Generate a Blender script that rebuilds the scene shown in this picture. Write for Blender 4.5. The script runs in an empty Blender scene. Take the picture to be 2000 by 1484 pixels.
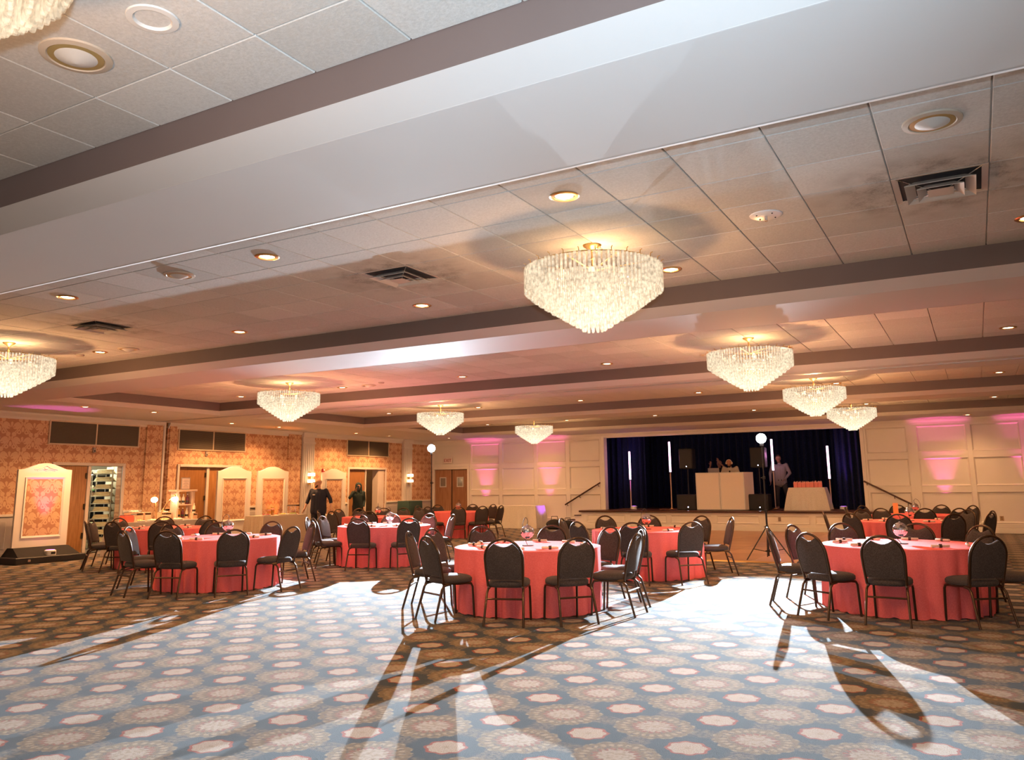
import bpy, bmesh, math, random
from mathutils import Vector, Matrix, Euler
random.seed(7)
PI = math.pi
scene = bpy.context.scene
COL = scene.collection

# ---------------------------------------------------------------- camera
# X runs along the stage wall, Y towards the stage, Z up; camera stands at the origin of X/Y
EYE = 1.5
cam_d = bpy.data.cameras.new('camera')
cam_d.sensor_fit = 'HORIZONTAL'
cam_d.sensor_width = 36.0
cam_d.lens = 36.0 * 1583.0 / 2000.0
cam_d.shift_x = 0.0
cam_d.shift_y = -75.0 / 2000.0
cam_d.clip_start = 0.05
cam_d.clip_end = 200
cam = bpy.data.objects.new('camera', cam_d)
COL.objects.link(cam)
right = Vector((0.87012274, 0.49269416, -0.01178505))
down = Vector((-0.09647677, 0.1468353, -0.98444483))
fwd = Vector((-0.48329975, 0.85772482, 0.17529827))
M = Matrix((right, -down, -fwd)).transposed().to_4x4()
M.translation = (0, 0, EYE)
cam.matrix_world = M
scene.camera = cam

# ---------------------------------------------------------------- view and world
vs = scene.view_settings
vs.view_transform = 'Standard'
vs.look = 'None'
vs.exposure = 0.12
vs.gamma = 1.0
vs.use_curve_mapping = False
world = bpy.data.worlds.new('world')
scene.world = world
world.use_nodes = True
world.node_tree.nodes['Background'].inputs[0].default_value = (0.9, 0.75, 0.6, 1)
world.node_tree.nodes['Background'].inputs[1].default_value = 0.05
scene.cycles.max_bounces = 5
scene.cycles.diffuse_bounces = 3
scene.cycles.transparent_max_bounces = 6
scene.cycles.sample_clamp_indirect = 6.0
scene.cycles.use_denoising = True
scene.cycles.use_adaptive_sampling = True
scene.cycles.adaptive_threshold = 0.18

# light levels (W): everything that tunes the exposure sits here
WARM = (1.0, 0.50, 0.20)
FLASH = (0.73, 0.87, 1.0)
W_DOWN = 150.0
W_CHAND = 88.0
W_STROBE = 27000.0
W_CAMFLASH = 900.0
W_PINK = 380.0


def lamp(name, kind, loc, energy, color, aim=None, size=None, blend=0.5, radius=0.05, parent=None):
    d = bpy.data.lights.new(name, kind)
    d.energy = energy
    d.color = color
    if kind == 'SPOT':
        d.spot_size = math.radians(size or 120)
        d.spot_blend = blend
    d.shadow_soft_size = radius
    o = bpy.data.objects.new(name, d)
    COL.objects.link(o)
    o.location = loc
    if aim is not None:
        v = Vector(aim)
        o.rotation_euler = v.to_track_quat('-Z', 'Y').to_euler()
    if parent:
        o.parent = parent
    return o


# flash on the photographer's camera, tipped up to the ceiling
lamp('camera_flash', 'SPOT', (0.0, 0.0, 1.71), W_CAMFLASH, (0.64, 0.83, 1.0), aim=(-0.42, 0.72, 0.78), size=88, blend=0.85, radius=0.03)

# ---------------------------------------------------------------- node helper
MATS = {}


class G:
    """small wrapper around a material's node tree"""

    def __init__(s, name):
        s.m = bpy.data.materials.new(name)
        s.m.use_nodes = True
        s.t = s.m.node_tree
        s.n = s.t.nodes
        s.b = s.n['Principled BSDF']
        s.out = s.n['Material Output']

    def link(s, a, b):
        s.t.links.new(a, b)

    def put(s, sock, v):
        if isinstance(v, bpy.types.NodeSocket):
            s.link(v, sock)
        elif v is not None:
            sock.default_value = v

    def math(s, op, a, b=None, c=None):
        n = s.n.new('ShaderNodeMath')
        n.operation = op
        s.put(n.inputs[0], a)
        if b is not None:
            s.put(n.inputs[1], b)
        if c is not None:
            s.put(n.inputs[2], c)
        return n.outputs[0]

    def add(s, a, b): return s.math('ADD', a, b)
    def sub(s, a, b): return s.math('SUBTRACT', a, b)
    def mul(s, a, b): return s.math('MULTIPLY', a, b)
    def sin(s, a): return s.math('SINE', a)
    def cos(s, a): return s.math('COSINE', a)
    def abs(s, a): return s.math('ABSOLUTE', a)

    def step(s, a, lo, hi):
        """smooth step of a from lo to hi (0..1)"""
        n = s.n.new('ShaderNodeMapRange')
        n.interpolation_type = 'SMOOTHSTEP'
        s.put(n.inputs[0], a)
        n.inputs[1].default_value = lo
        n.inputs[2].default_value = hi
        n.inputs[3].default_value = 0
        n.inputs[4].default_value = 1
        return n.outputs[0]

    def mix(s, f, a, b):
        n = s.n.new('ShaderNodeMix')
        n.data_type = 'RGBA'
        s.put(n.inputs[0], f)
        for k, v in ((6, a), (7, b)):
            if isinstance(v, tuple) and len(v) == 3:
                v = v + (1,)
            s.put(n.inputs[k], v)
        return n.outputs[2]

    def pos(s, obj=False):
        if obj:
            o = s.n.new('ShaderNodeTexCoord').outputs['Object']
        else:
            o = s.n.new('ShaderNodeNewGeometry').outputs['Position']
        x = s.n.new('ShaderNodeSeparateXYZ')
        s.link(o, x.inputs[0])
        return x.outputs[0], x.outputs[1], x.outputs[2], o

    def noise(s, vec, scale, detail=2, rough=0.5):
        n = s.n.new('ShaderNodeTexNoise')
        n.inputs['Scale'].default_value = scale
        n.inputs['Detail'].default_value = detail
        n.inputs['Roughness'].default_value = rough
        if vec is not None:
            s.link(vec, n.inputs['Vector'])
        return n.outputs[0]

    def bump(s, h, strength=0.3, dist=0.01):
        n = s.n.new('ShaderNodeBump')
        n.inputs['Strength'].default_value = strength
        n.inputs['Distance'].default_value = dist
        s.link(h, n.inputs['Height'])
        s.link(n.outputs[0], s.b.inputs['Normal'])

    def base(s, c):
        if isinstance(c, tuple):
            s.b.inputs['Base Color'].default_value = c + (1,) if len(c) == 3 else c
        else:
            s.link(c, s.b.inputs['Base Color'])

    def set(s, rough=None, metal=None, spec=None, sheen=None, trans=None, coat=None, emit=None, estr=None):
        i = s.b.inputs
        if rough is not None: s.put(i['Roughness'], rough)
        if metal is not None: i['Metallic'].default_value = metal
        if spec is not None: i['Specular IOR Level'].default_value = spec
        if sheen is not None: i['Sheen Weight'].default_value = sheen
        if trans is not None: i['Transmission Weight'].default_value = trans
        if coat is not None: i['Coat Weight'].default_value = coat
        if emit is not None: i['Emission Color'].default_value = emit + (1,)
        if estr is not None: i['Emission Strength'].default_value = estr
        return s


def mat(name, color, rough=0.6, metal=0.0, spec=0.4, noise=0.0, nscale=8.0, bump=0.0, bscale=60.0, **k):
    """plain surface with a little procedural mottling"""
    if name in MATS:
        return MATS[name]
    g = G(name)
    g.set(rough=rough, metal=metal, spec=spec, **k)
    x, y, z, p = g.pos(obj=True)
    if noise > 0:
        n = g.noise(p, nscale, 3)
        d = tuple(c * (1 - noise) for c in color)
        l = tuple(min(1, c * (1 + noise)) for c in color)
        g.base(g.mix(n, d, l))
    else:
        g.base(color)
    if bump > 0:
        g.bump(g.noise(p, bscale, 2), bump, 0.005)
    MATS[name] = g.m
    return g.m


def emat(name, color, strength):
    if name in MATS:
        return MATS[name]
    g = G(name)
    g.base(color)
    g.set(emit=color, estr=strength, rough=0.5)
    MATS[name] = g.m
    return g.m


# ---------------------------------------------------------------- materials with a pattern
def carpet():
    g = G('patterned_carpet')
    x, y, z, p = g.pos()
    P = 0.627
    px = g.mul(g.add(x, 4.74 + P * 40), 1 / P)
    py = g.mul(g.add(y, -5.48 + P * 40), 1 / P)

    def cell(off):
        u = g.mul(g.sub(g.math('FRACT', g.add(px, 0.5 + off)), 0.5), P)
        v = g.mul(g.sub(g.math('FRACT', g.add(py, 0.5 + off)), 0.5), P)
        r = g.math('SQRT', g.add(g.mul(u, u), g.mul(v, v)))
        a = g.math('ARCTAN2', v, u)
        return r, a
    rB, aB = cell(0.0)
    rA, aA = cell(0.5)
    n1 = g.noise(p, 34, 2)
    n2 = g.noise(p, 130, 2)
    n3 = g.noise(p, 8, 2)
    wob = g.mul(g.sub(n1, 0.5), 0.03)
    # A: big petalled rosette
    ra = g.add(g.add(rA, wob), g.mul(g.abs(g.cos(g.mul(aA, 7))), -0.022))
    inA = g.sub(1.0, g.step(ra, 0.225, 0.24))
    petal = g.abs(g.cos(g.mul(aA, 12)))
    petal = g.mul(petal, g.abs(g.sin(g.mul(rA, 42))))
    tan = g.mix(g.step(petal, 0.25, 0.9), (0.27, 0.20, 0.11), (0.47, 0.385, 0.25))
    tan = g.mix(g.step(n1, 0.52, 0.66), tan, (0.15, 0.13, 0.095))
    # B: small cream medallion with a red border
    rb = g.add(g.add(rB, g.mul(wob, 0.6)), g.mul(g.cos(g.mul(aB, 8)), 0.007))
    blue = g.mix(g.step(n2, 0.35, 0.7), (0.018, 0.042, 0.064), (0.042, 0.082, 0.110))
    tang = g.mix(g.step(n1, 0.4, 0.6), (0.07, 0.075, 0.07), (0.27, 0.22, 0.15))
    # spandrels between the rosettes
    ground = g.mix(g.mul(g.step(rb, 0.215, 0.27), 0.75), blue, tang)
    c = g.mix(inA, ground, tan)
    ring = g.mul(g.step(ra, 0.085, 0.10), g.sub(1.0, g.step(ra, 0.115, 0.13)))
    ring = g.mul(ring, g.step(g.abs(g.cos(g.mul(aA, 9))), 0.2, 0.6))
    core = g.sub(1.0, g.step(ra, 0.085, 0.098))
    c = g.mix(core, c, g.mix(g.step(n1, 0.45, 0.6), (0.56, 0.49, 0.39), (0.42, 0.34, 0.24)))
    c = g.mix(g.mul(ring, 0.75), c, (0.36, 0.12, 0.08))
    inR = g.sub(1.0, g.step(rb, 0.122, 0.130))
    c = g.mix(inR, c, (0.42, 0.11, 0.07))
    inC = g.sub(1.0, g.step(rb, 0.103, 0.111))
    c = g.mix(inC, c, g.mix(g.step(n2, 0.4, 0.65), (0.66, 0.59, 0.50), (0.52, 0.44, 0.34)))
    c = g.mix(g.mul(g.sub(1.0, g.step(rb, 0.008, 0.03)), 0.4), c, (0.30, 0.23, 0.14))
    c = g.mix(g.mul(g.sub(n2, 0.35), 0.55), c, (0.08, 0.065, 0.05))
    hs = g.n.new('ShaderNodeHueSaturation')
    hs.inputs['Value'].default_value = 0.52
    hs.inputs['Saturation'].default_value = 1.1
    g.link(c, hs.inputs['Color'])
    g.base(hs.outputs[0])
    g.set(rough=0.95, spec=0.12, sheen=0.15)
    g.bump(g.noise(p, 260, 2), 0.5, 0.006)
    return g.m


def damask(name, base, light, along='y'):
    """mirrored scroll-and-palmette repeat, staggered like printed damask"""
    g = G(name)
    x, y, z, p = g.pos()
    s = y if along == 'y' else x
    P, Q = 0.52, 0.68
    n = g.noise(p, 22, 2)
    wob = g.mul(g.sub(n, 0.5), 0.022)
    f = None
    for off in (0.0, 0.5):
        a = g.mul(g.abs(g.sub(g.math('FRACT', g.add(g.mul(s, 1 / P), 50 + off)), 0.5)), P)
        b = g.mul(g.sub(g.math('FRACT', g.add(g.mul(z, 1 / Q), 50 + off)), 0.5), Q)
        a = g.add(a, wob)

        def dist(cx, cz, kx=1.0, kz=1.0):
            u = g.mul(g.sub(a, cx), kx)
            v = g.mul(g.sub(b, cz), kz)
            return g.math('SQRT', g.add(g.mul(u, u), g.mul(v, v)))

        def ring(cx, cz, R, w):
            return g.sub(1.0, g.step(g.abs(g.sub(dist(cx, cz), R)), w, w + 0.008))
        els = [ring(0.135, -0.03, 0.052, 0.012), ring(0.135, -0.03, 0.018, 0.014), ring(0.085, 0.15, 0.036, 0.010), ring(0.19, 0.085, 0.030, 0.010), ring(0.06, -0.24, 0.030, 0.010)]
        ogee = g.abs(g.sub(a, g.mul(g.cos(g.mul(b, PI / 0.66)), 0.225)))
        els.append(g.sub(1.0, g.step(ogee, 0.010, 0.020)))
        r = dist(0.0, -0.12)
        th = g.math('ARCTAN2', a, g.add(b, 0.12))
        pet = g.abs(g.cos(g.mul(th, 4.5)))
        fan = g.mul(g.step(pet, 0.40, 0.55), g.mul(g.step(r, 0.035, 0.05), g.sub(1.0, g.step(g.sub(r, g.mul(pet, 0.05)), 0.105, 0.118))))
        els.append(g.mul(fan, g.sub(1.0, g.step(th, 1.7, 1.8))))
        els.append(g.sub(1.0, g.step(dist(0.0, 0.21, 1.8, 1.0), 0.055, 0.066)))
        for e in els:
            f = e if f is None else g.math('MAXIMUM', f, e)
    g.base(g.mix(f, base, light))
    g.set(rough=g.sub(0.75, g.mul(f, 0.2)), spec=0.25)
    g.bump(f, 0.12, 0.003)
    MATS[name] = g.m
    return g.m


def woodmat(name, dark, light, axis='z', scale=1.0, rough=0.45, spec=0.4):
    if name in MATS:
        return MATS[name]
    g = G(name)
    x, y, z, p = g.pos()
    mp = g.n.new('ShaderNodeMapping')
    sc = {'z': (14, 14, 0.9), 'x': (0.9, 14, 14), 'y': (14, 0.9, 14)}[axis]
    mp.inputs['Scale'].default_value = tuple(k * scale for k in sc)
    g.link(p, mp.inputs['Vector'])
    n = g.noise(mp.outputs[0], 2.2, 5, 0.6)
    inf = g.n.new('ShaderNodeObjectInfo').outputs['Random']
    f = g.step(g.add(n, g.mul(g.sub(inf, 0.5), 0.25)), 0.3, 0.72)
    g.base(g.mix(f, dark, light))
    g.set(rough=rough, spec=spec)
    MATS[name] = g.m
    return g.m


def tilemat():
    g = G('acoustic_tile')
    x, y, z, p = g.pos()
    n = g.noise(p, 55, 3, 0.7)
    big = g.noise(p, 1.1, 2)
    inf = g.n.new('ShaderNodeObjectInfo').outputs['Random']
    k = g.add(g.mul(n, 0.7), g.mul(inf, 0.3))
    c = g.mix(g.step(k, 0.25, 0.8), (0.53, 0.51, 0.475), (0.69, 0.67, 0.635))
    # soot blown over the tiles around the air diffusers
    soot = None
    for vx, vy in ((-0.03, 6.41), (-4.90, 6.41), (-9.77, 6.41)):
        dx = g.mul(g.sub(x, vx), 0.9)
        dy = g.sub(y, vy)
        r = g.math('SQRT', g.add(g.mul(dx, dx), g.mul(dy, dy)))
        f = g.sub(1.0, g.step(r, 0.30, 0.95))
        soot = f if soot is None else g.math('MAXIMUM', soot, f)
    soot = g.mul(soot, g.step(g.add(g.mul(n, 0.5), g.mul(g.noise(p, 6, 3), 0.6)), 0.45, 0.75))
    c = g.mix(g.mul(soot, 0.75), c, (0.17, 0.14, 0.12))
    g.base(c)
    g.set(rough=0.9, spec=0.15)
    g.bump(n, 0.5, 0.004)
    return g.m


def fabricmat(name, dark, light, scale=240, rough=0.85, sheen=0.3, spec=0.25):
    if name in MATS:
        return MATS[name]
    g = G(name)
    x, y, z, p = g.pos(obj=True)
    mp = g.n.new('ShaderNodeMapping')
    mp.inputs['Scale'].default_value = (0.35, 1, 1)
    g.link(p, mp.inputs['Vector'])
    n = g.noise(mp.outputs[0], scale, 2, 0.6)
    g.base(g.mix(g.step(n, 0.35, 0.7), dark, light))
    g.set(rough=rough, spec=spec, sheen=sheen)
    g.bump(n, 0.2, 0.002)
    MATS[name] = g.m
    return g.m


def crystalmat():
    """lit crystal: each rod glows, brighter through its middle, half see-through"""
    g = G('crystal_glass')
    x, y, z, p = g.pos(obj=True)
    g.n.remove(g.b)
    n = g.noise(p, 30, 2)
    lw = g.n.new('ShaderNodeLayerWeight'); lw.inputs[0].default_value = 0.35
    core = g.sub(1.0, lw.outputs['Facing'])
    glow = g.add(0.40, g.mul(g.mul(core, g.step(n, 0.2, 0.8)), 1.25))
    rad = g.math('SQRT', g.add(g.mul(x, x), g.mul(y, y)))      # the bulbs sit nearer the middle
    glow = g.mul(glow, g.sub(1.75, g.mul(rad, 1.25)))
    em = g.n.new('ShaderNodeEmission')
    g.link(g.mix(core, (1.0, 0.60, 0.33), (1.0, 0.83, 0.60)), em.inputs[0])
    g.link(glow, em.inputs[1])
    gl = g.n.new('ShaderNodeBsdfGlossy'); gl.inputs[0].default_value = (0.9, 0.95, 1, 1); gl.inputs[1].default_value = 0.25
    tr = g.n.new('ShaderNodeBsdfTransparent'); tr.inputs[0].default_value = (1, 0.97, 0.92, 1)
    m1 = g.n.new('ShaderNodeMixShader'); m1.inputs[0].default_value = 0.55
    g.link(tr.outputs[0], m1.inputs[1]); g.link(em.outputs[0], m1.inputs[2])
    m2 = g.n.new('ShaderNodeMixShader'); m2.inputs[0].default_value = 0.07
    g.link(m1.outputs[0], m2.inputs[1]); g.link(gl.outputs[0], m2.inputs[2])
    g.link(m2.outputs[0], g.out.inputs['Surface'])
    return g.m


def glassmat(name, color=(1, 1, 1), mixv=0.75):
    if name in MATS:
        return MATS[name]
    g = G(name)
    g.n.remove(g.b)
    gl = g.n.new('ShaderNodeBsdfGlossy'); gl.inputs[1].default_value = 0.05
    tr = g.n.new('ShaderNodeBsdfTransparent'); tr.inputs[0].default_value = color + (1,)
    m1 = g.n.new('ShaderNodeMixShader'); m1.inputs[0].default_value = 1 - mixv
    g.link(tr.outputs[0], m1.inputs[1]); g.link(gl.outputs[0], m1.inputs[2])
    g.link(m1.outputs[0], g.out.inputs['Surface'])
    MATS[name] = g.m
    return g.m


CARPET = carpet()
TILE = tilemat()
CRYSTAL = crystalmat()
PAPER = damask('damask_wallpaper', (0.40, 0.205, 0.118), (0.58, 0.37, 0.22))
WHITE_PAINT = mat('white_wall_paint', (0.74, 0.70, 0.64), 0.6, noise=0.03, nscale=3)
SOFFIT = mat('soffit_paint', (0.62, 0.595, 0.575), 0.75, spec=0.2, noise=0.03, nscale=1.2)
TAUPE = mat('taupe_fascia_paint', (0.155, 0.115, 0.105), 0.6, noise=0.05, nscale=3)
GRID = mat('ceiling_grid_metal', (0.60, 0.57, 0.52), 0.5)
LILAC = mat('wainscot_paint', (0.40, 0.36, 0.34), 0.6, noise=0.04)
DOORWOOD = woodmat('door_veneer', (0.20, 0.085, 0.025), (0.33, 0.16, 0.055), 'z')
DARKWOOD = woodmat('dark_stained_wood', (0.035, 0.014, 0.008), (0.09, 0.035, 0.018), 'x', 1, 0.3)
FLOORWOOD = woodmat('dance_floor_wood', (0.30, 0.16, 0.085), (0.46, 0.27, 0.15), 'x', 0.6, 0.35)
STAGEWOOD = woodmat('stage_floor_wood', (0.09, 0.04, 0.02), (0.17, 0.075, 0.04), 'x', 1, 0.35)
FABRIC = fabricmat('brown_chair_fabric', (0.045, 0.037, 0.035), (0.098, 0.081, 0.078), 240, 0.9, 0.08, 0.10)
CHAIRMETAL = mat('bronze_tube', (0.085, 0.052, 0.032), 0.28, metal=0.75, spec=0.5)
CORAL = fabricmat('coral_cloth', (0.90, 0.175, 0.175), (0.96, 0.215, 0.215), 90, 0.9, 0.0, 0.03)
BRASS = mat('brass', (0.75, 0.50, 0.20), 0.3, metal=1.0)
CHROME = mat('chrome', (0.75, 0.75, 0.75), 0.15, metal=1.0)
MIRROR = mat('mirror_tile', (0.93, 0.93, 0.95), 0.04, metal=1.0)
BLACK = mat('black_plastic', (0.015, 0.015, 0.017), 0.45)
BLACKCLOTH = mat('black_cloth', (0.02, 0.019, 0.02), 0.9, noise=0.1)
WHITECLOTH = fabricmat('white_table_linen', (0.62, 0.58, 0.52), (0.72, 0.68, 0.62), 80, 0.85, 0.1)
WHITEPLASTIC = mat('white_plastic', (0.72, 0.70, 0.66), 0.45)
NAVY = fabricmat('navy_velvet_curtain', (0.005, 0.009, 0.030), (0.010, 0.017, 0.060), 40, 0.95, 0.05, 0.1)
LENS = emat('downlight_lens', (1.0, 0.80, 0.52), 9.0)
BULB = emat('warm_bulb', (1.0, 0.80, 0.50), 4.0)


# ---------------------------------------------------------------- mesh helper
class MB:
    def __init__(s):
        s.v = []
        s.f = []

    def addm(s, vs, fs, mtx=None):
        o = len(s.v)
        if mtx is not None:
            vs = [mtx @ Vector(v) for v in vs]
        s.v += [tuple(v) for v in vs]
        s.f += [tuple(i + o for i in f) for f in fs]
        return s

    def box(s, x0, x1, y0, y1, z0, z1, mtx=None):
        vs = [(x0, y0, z0), (x1, y0, z0), (x1, y1, z0), (x0, y1, z0), (x0, y0, z1), (x1, y0, z1), (x1, y1, z1), (x0, y1, z1)]
        fs = [(0, 3, 2, 1), (4, 5, 6, 7), (0, 1, 5, 4), (1, 2, 6, 5), (2, 3, 7, 6), (3, 0, 4, 7)]
        return s.addm(vs, fs, mtx)

    def bbox(s, x0, x1, y0, y1, z0, z1, b=0.01, mtx=None):
        """box with chamfered edges"""
        vs = []
        for z, k in ((z0, b), (z0 + b, 0), (z1 - b, 0), (z1, b)):
            X0, X1, Y0, Y1 = x0 + k, x1 - k, y0 + k, y1 - k
            c = b if k == 0 else b * 0.6
            vs += [(X0 + c, Y0, z), (X1 - c, Y0, z), (X1, Y0 + c, z), (X1, Y1 - c, z), (X1 - c, Y1, z), (X0 + c, Y1, z), (X0, Y1 - c, z), (X0, Y0 + c, z)]
        fs = [tuple(range(7, -1, -1)), tuple(range(24, 32))]
        for r in range(3):
            for i in range(8):
                j = (i + 1) % 8
                fs.append((r * 8 + i, r * 8 + j, r * 8 + 8 + j, r * 8 + 8 + i))
        return s.addm(vs, fs, mtx)

    def tube(s, pts, r, n=8, cap=True, closed=False):
        pts = [Vector(p) for p in pts]
        m = len(pts)
        rr = r if isinstance(r, (list, tuple)) else [r] * m
        vs, fs = [], []
        ref = None
        for i, p in enumerate(pts):
            if closed:
                t = pts[(i + 1) % m] - pts[i - 1]
            else:
                t = pts[min(i + 1, m - 1)] - pts[max(i - 1, 0)]
            t.normalize()
            if ref is None:
                ref = Vector((0, 0, 1)) if abs(t.z) < 0.9 else Vector((1, 0, 0))
            a = t.cross(ref)
            a.normalize()
            b = a.cross(t)
            ref = b
            for k in range(n):
                w = 2 * PI * k / n
                vs.append(p + (a * math.cos(w) + b * math.sin(w)) * rr[i])
        for i in range(m if closed else m - 1):
            i2 = (i + 1) % m
            for k in range(n):
                k2 = (k + 1) % n
                fs.append((i * n + k, i2 * n + k, i2 * n + k2, i * n + k2))
        if cap and not closed:
            fs.append(tuple(range(n)))
            fs.append(tuple((m - 1) * n + k for k in range(n - 1, -1, -1)))
        return s.addm(vs, fs)

    def lathe(s, prof, n=24, c=(0, 0, 0), mtx=None):
        vs, fs = [], []
        for r, z in prof:
            for k in range(n):
                w = 2 * PI * k / n
                vs.append((c[0] + r * math.cos(w), c[1] + r * math.sin(w), c[2] + z))
        for i in range(len(prof) - 1):
            for k in range(n):
                k2 = (k + 1) % n
                fs.append((i * n + k, i * n + k2, (i + 1) * n + k2, (i + 1) * n + k))
        if prof[0][0] > 1e-5:
            fs.append(tuple(range(n - 1, -1, -1)))
        if prof[-1][0] > 1e-5:
            fs.append(tuple((len(prof) - 1) * n + k for k in range(n)))
        return s.addm(vs, fs, mtx)

    def sphere(s, c, r, n=12, m=8, mtx=None):
        if not isinstance(r, (tuple, list)):
            r = (r, r, r)
        vs = [(c[0], c[1], c[2] - r[2])]
        fs = []
        for i in range(1, m):
            t = -PI / 2 + PI * i / m
            for k in range(n):
                w = 2 * PI * k / n
                vs.append((c[0] + r[0] * math.cos(t) * math.cos(w), c[1] + r[1] * math.cos(t) * math.sin(w), c[2] + r[2] * math.sin(t)))
        vs.append((c[0], c[1], c[2] + r[2]))
        for k in range(n):
            k2 = (k + 1) % n
            fs.append((0, 1 + k2, 1 + k))
            for i in range(m - 2):
                a = 1 + i * n
                fs.append((a + k, a + k2, a + n + k2, a + n + k))
            a = 1 + (m - 2) * n
            fs.append((a + k, a + k2, len(vs) - 1))
        return s.addm(vs, fs, mtx)

    def prism(s, outline, d0, d1, plane='xz'):
        """outline of 2-D points extruded along the missing axis from d0 to d1"""
        n = len(outline)

        def P(u, v, d):
            return {'xz': (u, d, v), 'yz': (d, u, v), 'xy': (u, v, d)}[plane]
        vs = [P(u, v, d0) for u, v in outline] + [P(u, v, d1) for u, v in outline]
        fs = [tuple(range(n)), tuple(range(2 * n - 1, n - 1, -1))]
        for i in range(n):
            j = (i + 1) % n
            fs.append((i, i + n, j + n, j))
        return s.addm(vs, fs)

    def mesh(s, name, material, smooth=False, angle=None):
        me = bpy.data.meshes.new(name)
        me.from_pydata(s.v, [], s.f)
        me.materials.append(material)
        bm = bmesh.new()
        bm.from_mesh(me)
        bmesh.ops.recalc_face_normals(bm, faces=bm.faces)
        bm.to_mesh(me)
        bm.free()
        if smooth:
            for p in me.polygons:
                p.use_smooth = True
            if angle:
                try:
                    me.set_sharp_from_angle(angle=math.radians(angle))
                except Exception:
                    pass
        me.update()
        return me

    def build(s, name, material, parent=None, smooth=False, angle=40, loc=None):
        return link(name, s.mesh(name, material, smooth, angle), parent, loc)


def link(name, me, parent=None, loc=None):
    o = bpy.data.objects.new(name, me)
    COL.objects.link(o)
    if parent is not None:
        o.parent = parent
    if loc is not None:
        o.location = loc
    return o


def tag(o, label, cat, group=None):
    o['label'] = label
    o['category'] = cat
    if group:
        o['group'] = group
    return o


def thing(name, label, cat, loc=(0, 0, 0), rotz=0.0, group=None):
    o = bpy.data.objects.new(name, None)
    COL.objects.link(o)
    o.empty_display_size = 0.1
    o.location = loc
    o.rotation_euler = (0, 0, rotz)
    return tag(o, label, cat, group)


def struct(o):
    o['kind'] = 'structure'
    return o


def stuff(o):
    o['kind'] = 'stuff'
    return o


def copy_tree(o, parent=None):
    c = o.copy()
    COL.objects.link(c)
    c.parent = parent
    for ch in list(o.children):
        copy_tree(ch, c)
    return c


ORD = ['first', 'second', 'third', 'fourth', 'fifth', 'sixth', 'seventh', 'eighth', 'ninth', 'tenth', 'eleventh', 'twelfth', 'thirteenth', 'fourteenth']

# ================================================================ ROOM SHELL
XL, XR = -19.3, 5.2          # side walls
YB, YS = -5.0, 27.5          # wall behind the camera, stage wall
ZS, ZF, ZT = 3.33, 3.41, 3.62   # soffit, foot of the taupe fascia, tiles
STAGE_Z, STAGE_Y = 0.62, 26.65
OP0, OP1 = -11.7, -3.05      # stage opening

fl = MB()
fl.box(XL - 4, XR + 0.2, YB - 0.2, YS + 5, -0.1, 0.0)
struct(fl.build('floor', CARPET))

# ---- ceiling: five coffered bays of tiles between flat soffits
TX0, TX1, TP = 0.2756 - 27 * 0.609, 0.2756 + 3 * 0.609, 0.609
FAR = [2.89, 8.345, 13.90, 19.42, 24.95]
BAYS = [(f - 4.065, f) for f in FAR]
sof = [(YB, BAYS[0][0] - 0.2)]
for k in range(4):
    sof.append((BAYS[k][1] + 0.2, BAYS[k + 1][0] - 0.2))
sof.append((BAYS[4][1] + 0.2, YS))
for a, b in sof:
    m = MB()
    m.box(TX0 - 0.2, TX1 + 0.2, a, b, ZS, ZS + 0.06)
    struct(m.build('ceiling', SOFFIT))
for a, b in ((XL, TX0 - 0.2), (TX1 + 0.2, XR)):
    m = MB()
    m.box(a, b, YB, YS, ZS, ZS + 0.06)
    struct(m.build('ceiling', SOFFIT))
lid = MB()
lid.box(XL - 0.2, XR + 0.2, YB - 0.2, YS + 0.2, ZT + 0.25, ZT + 0.3)
struct(lid.build('ceiling', SOFFIT))

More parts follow.
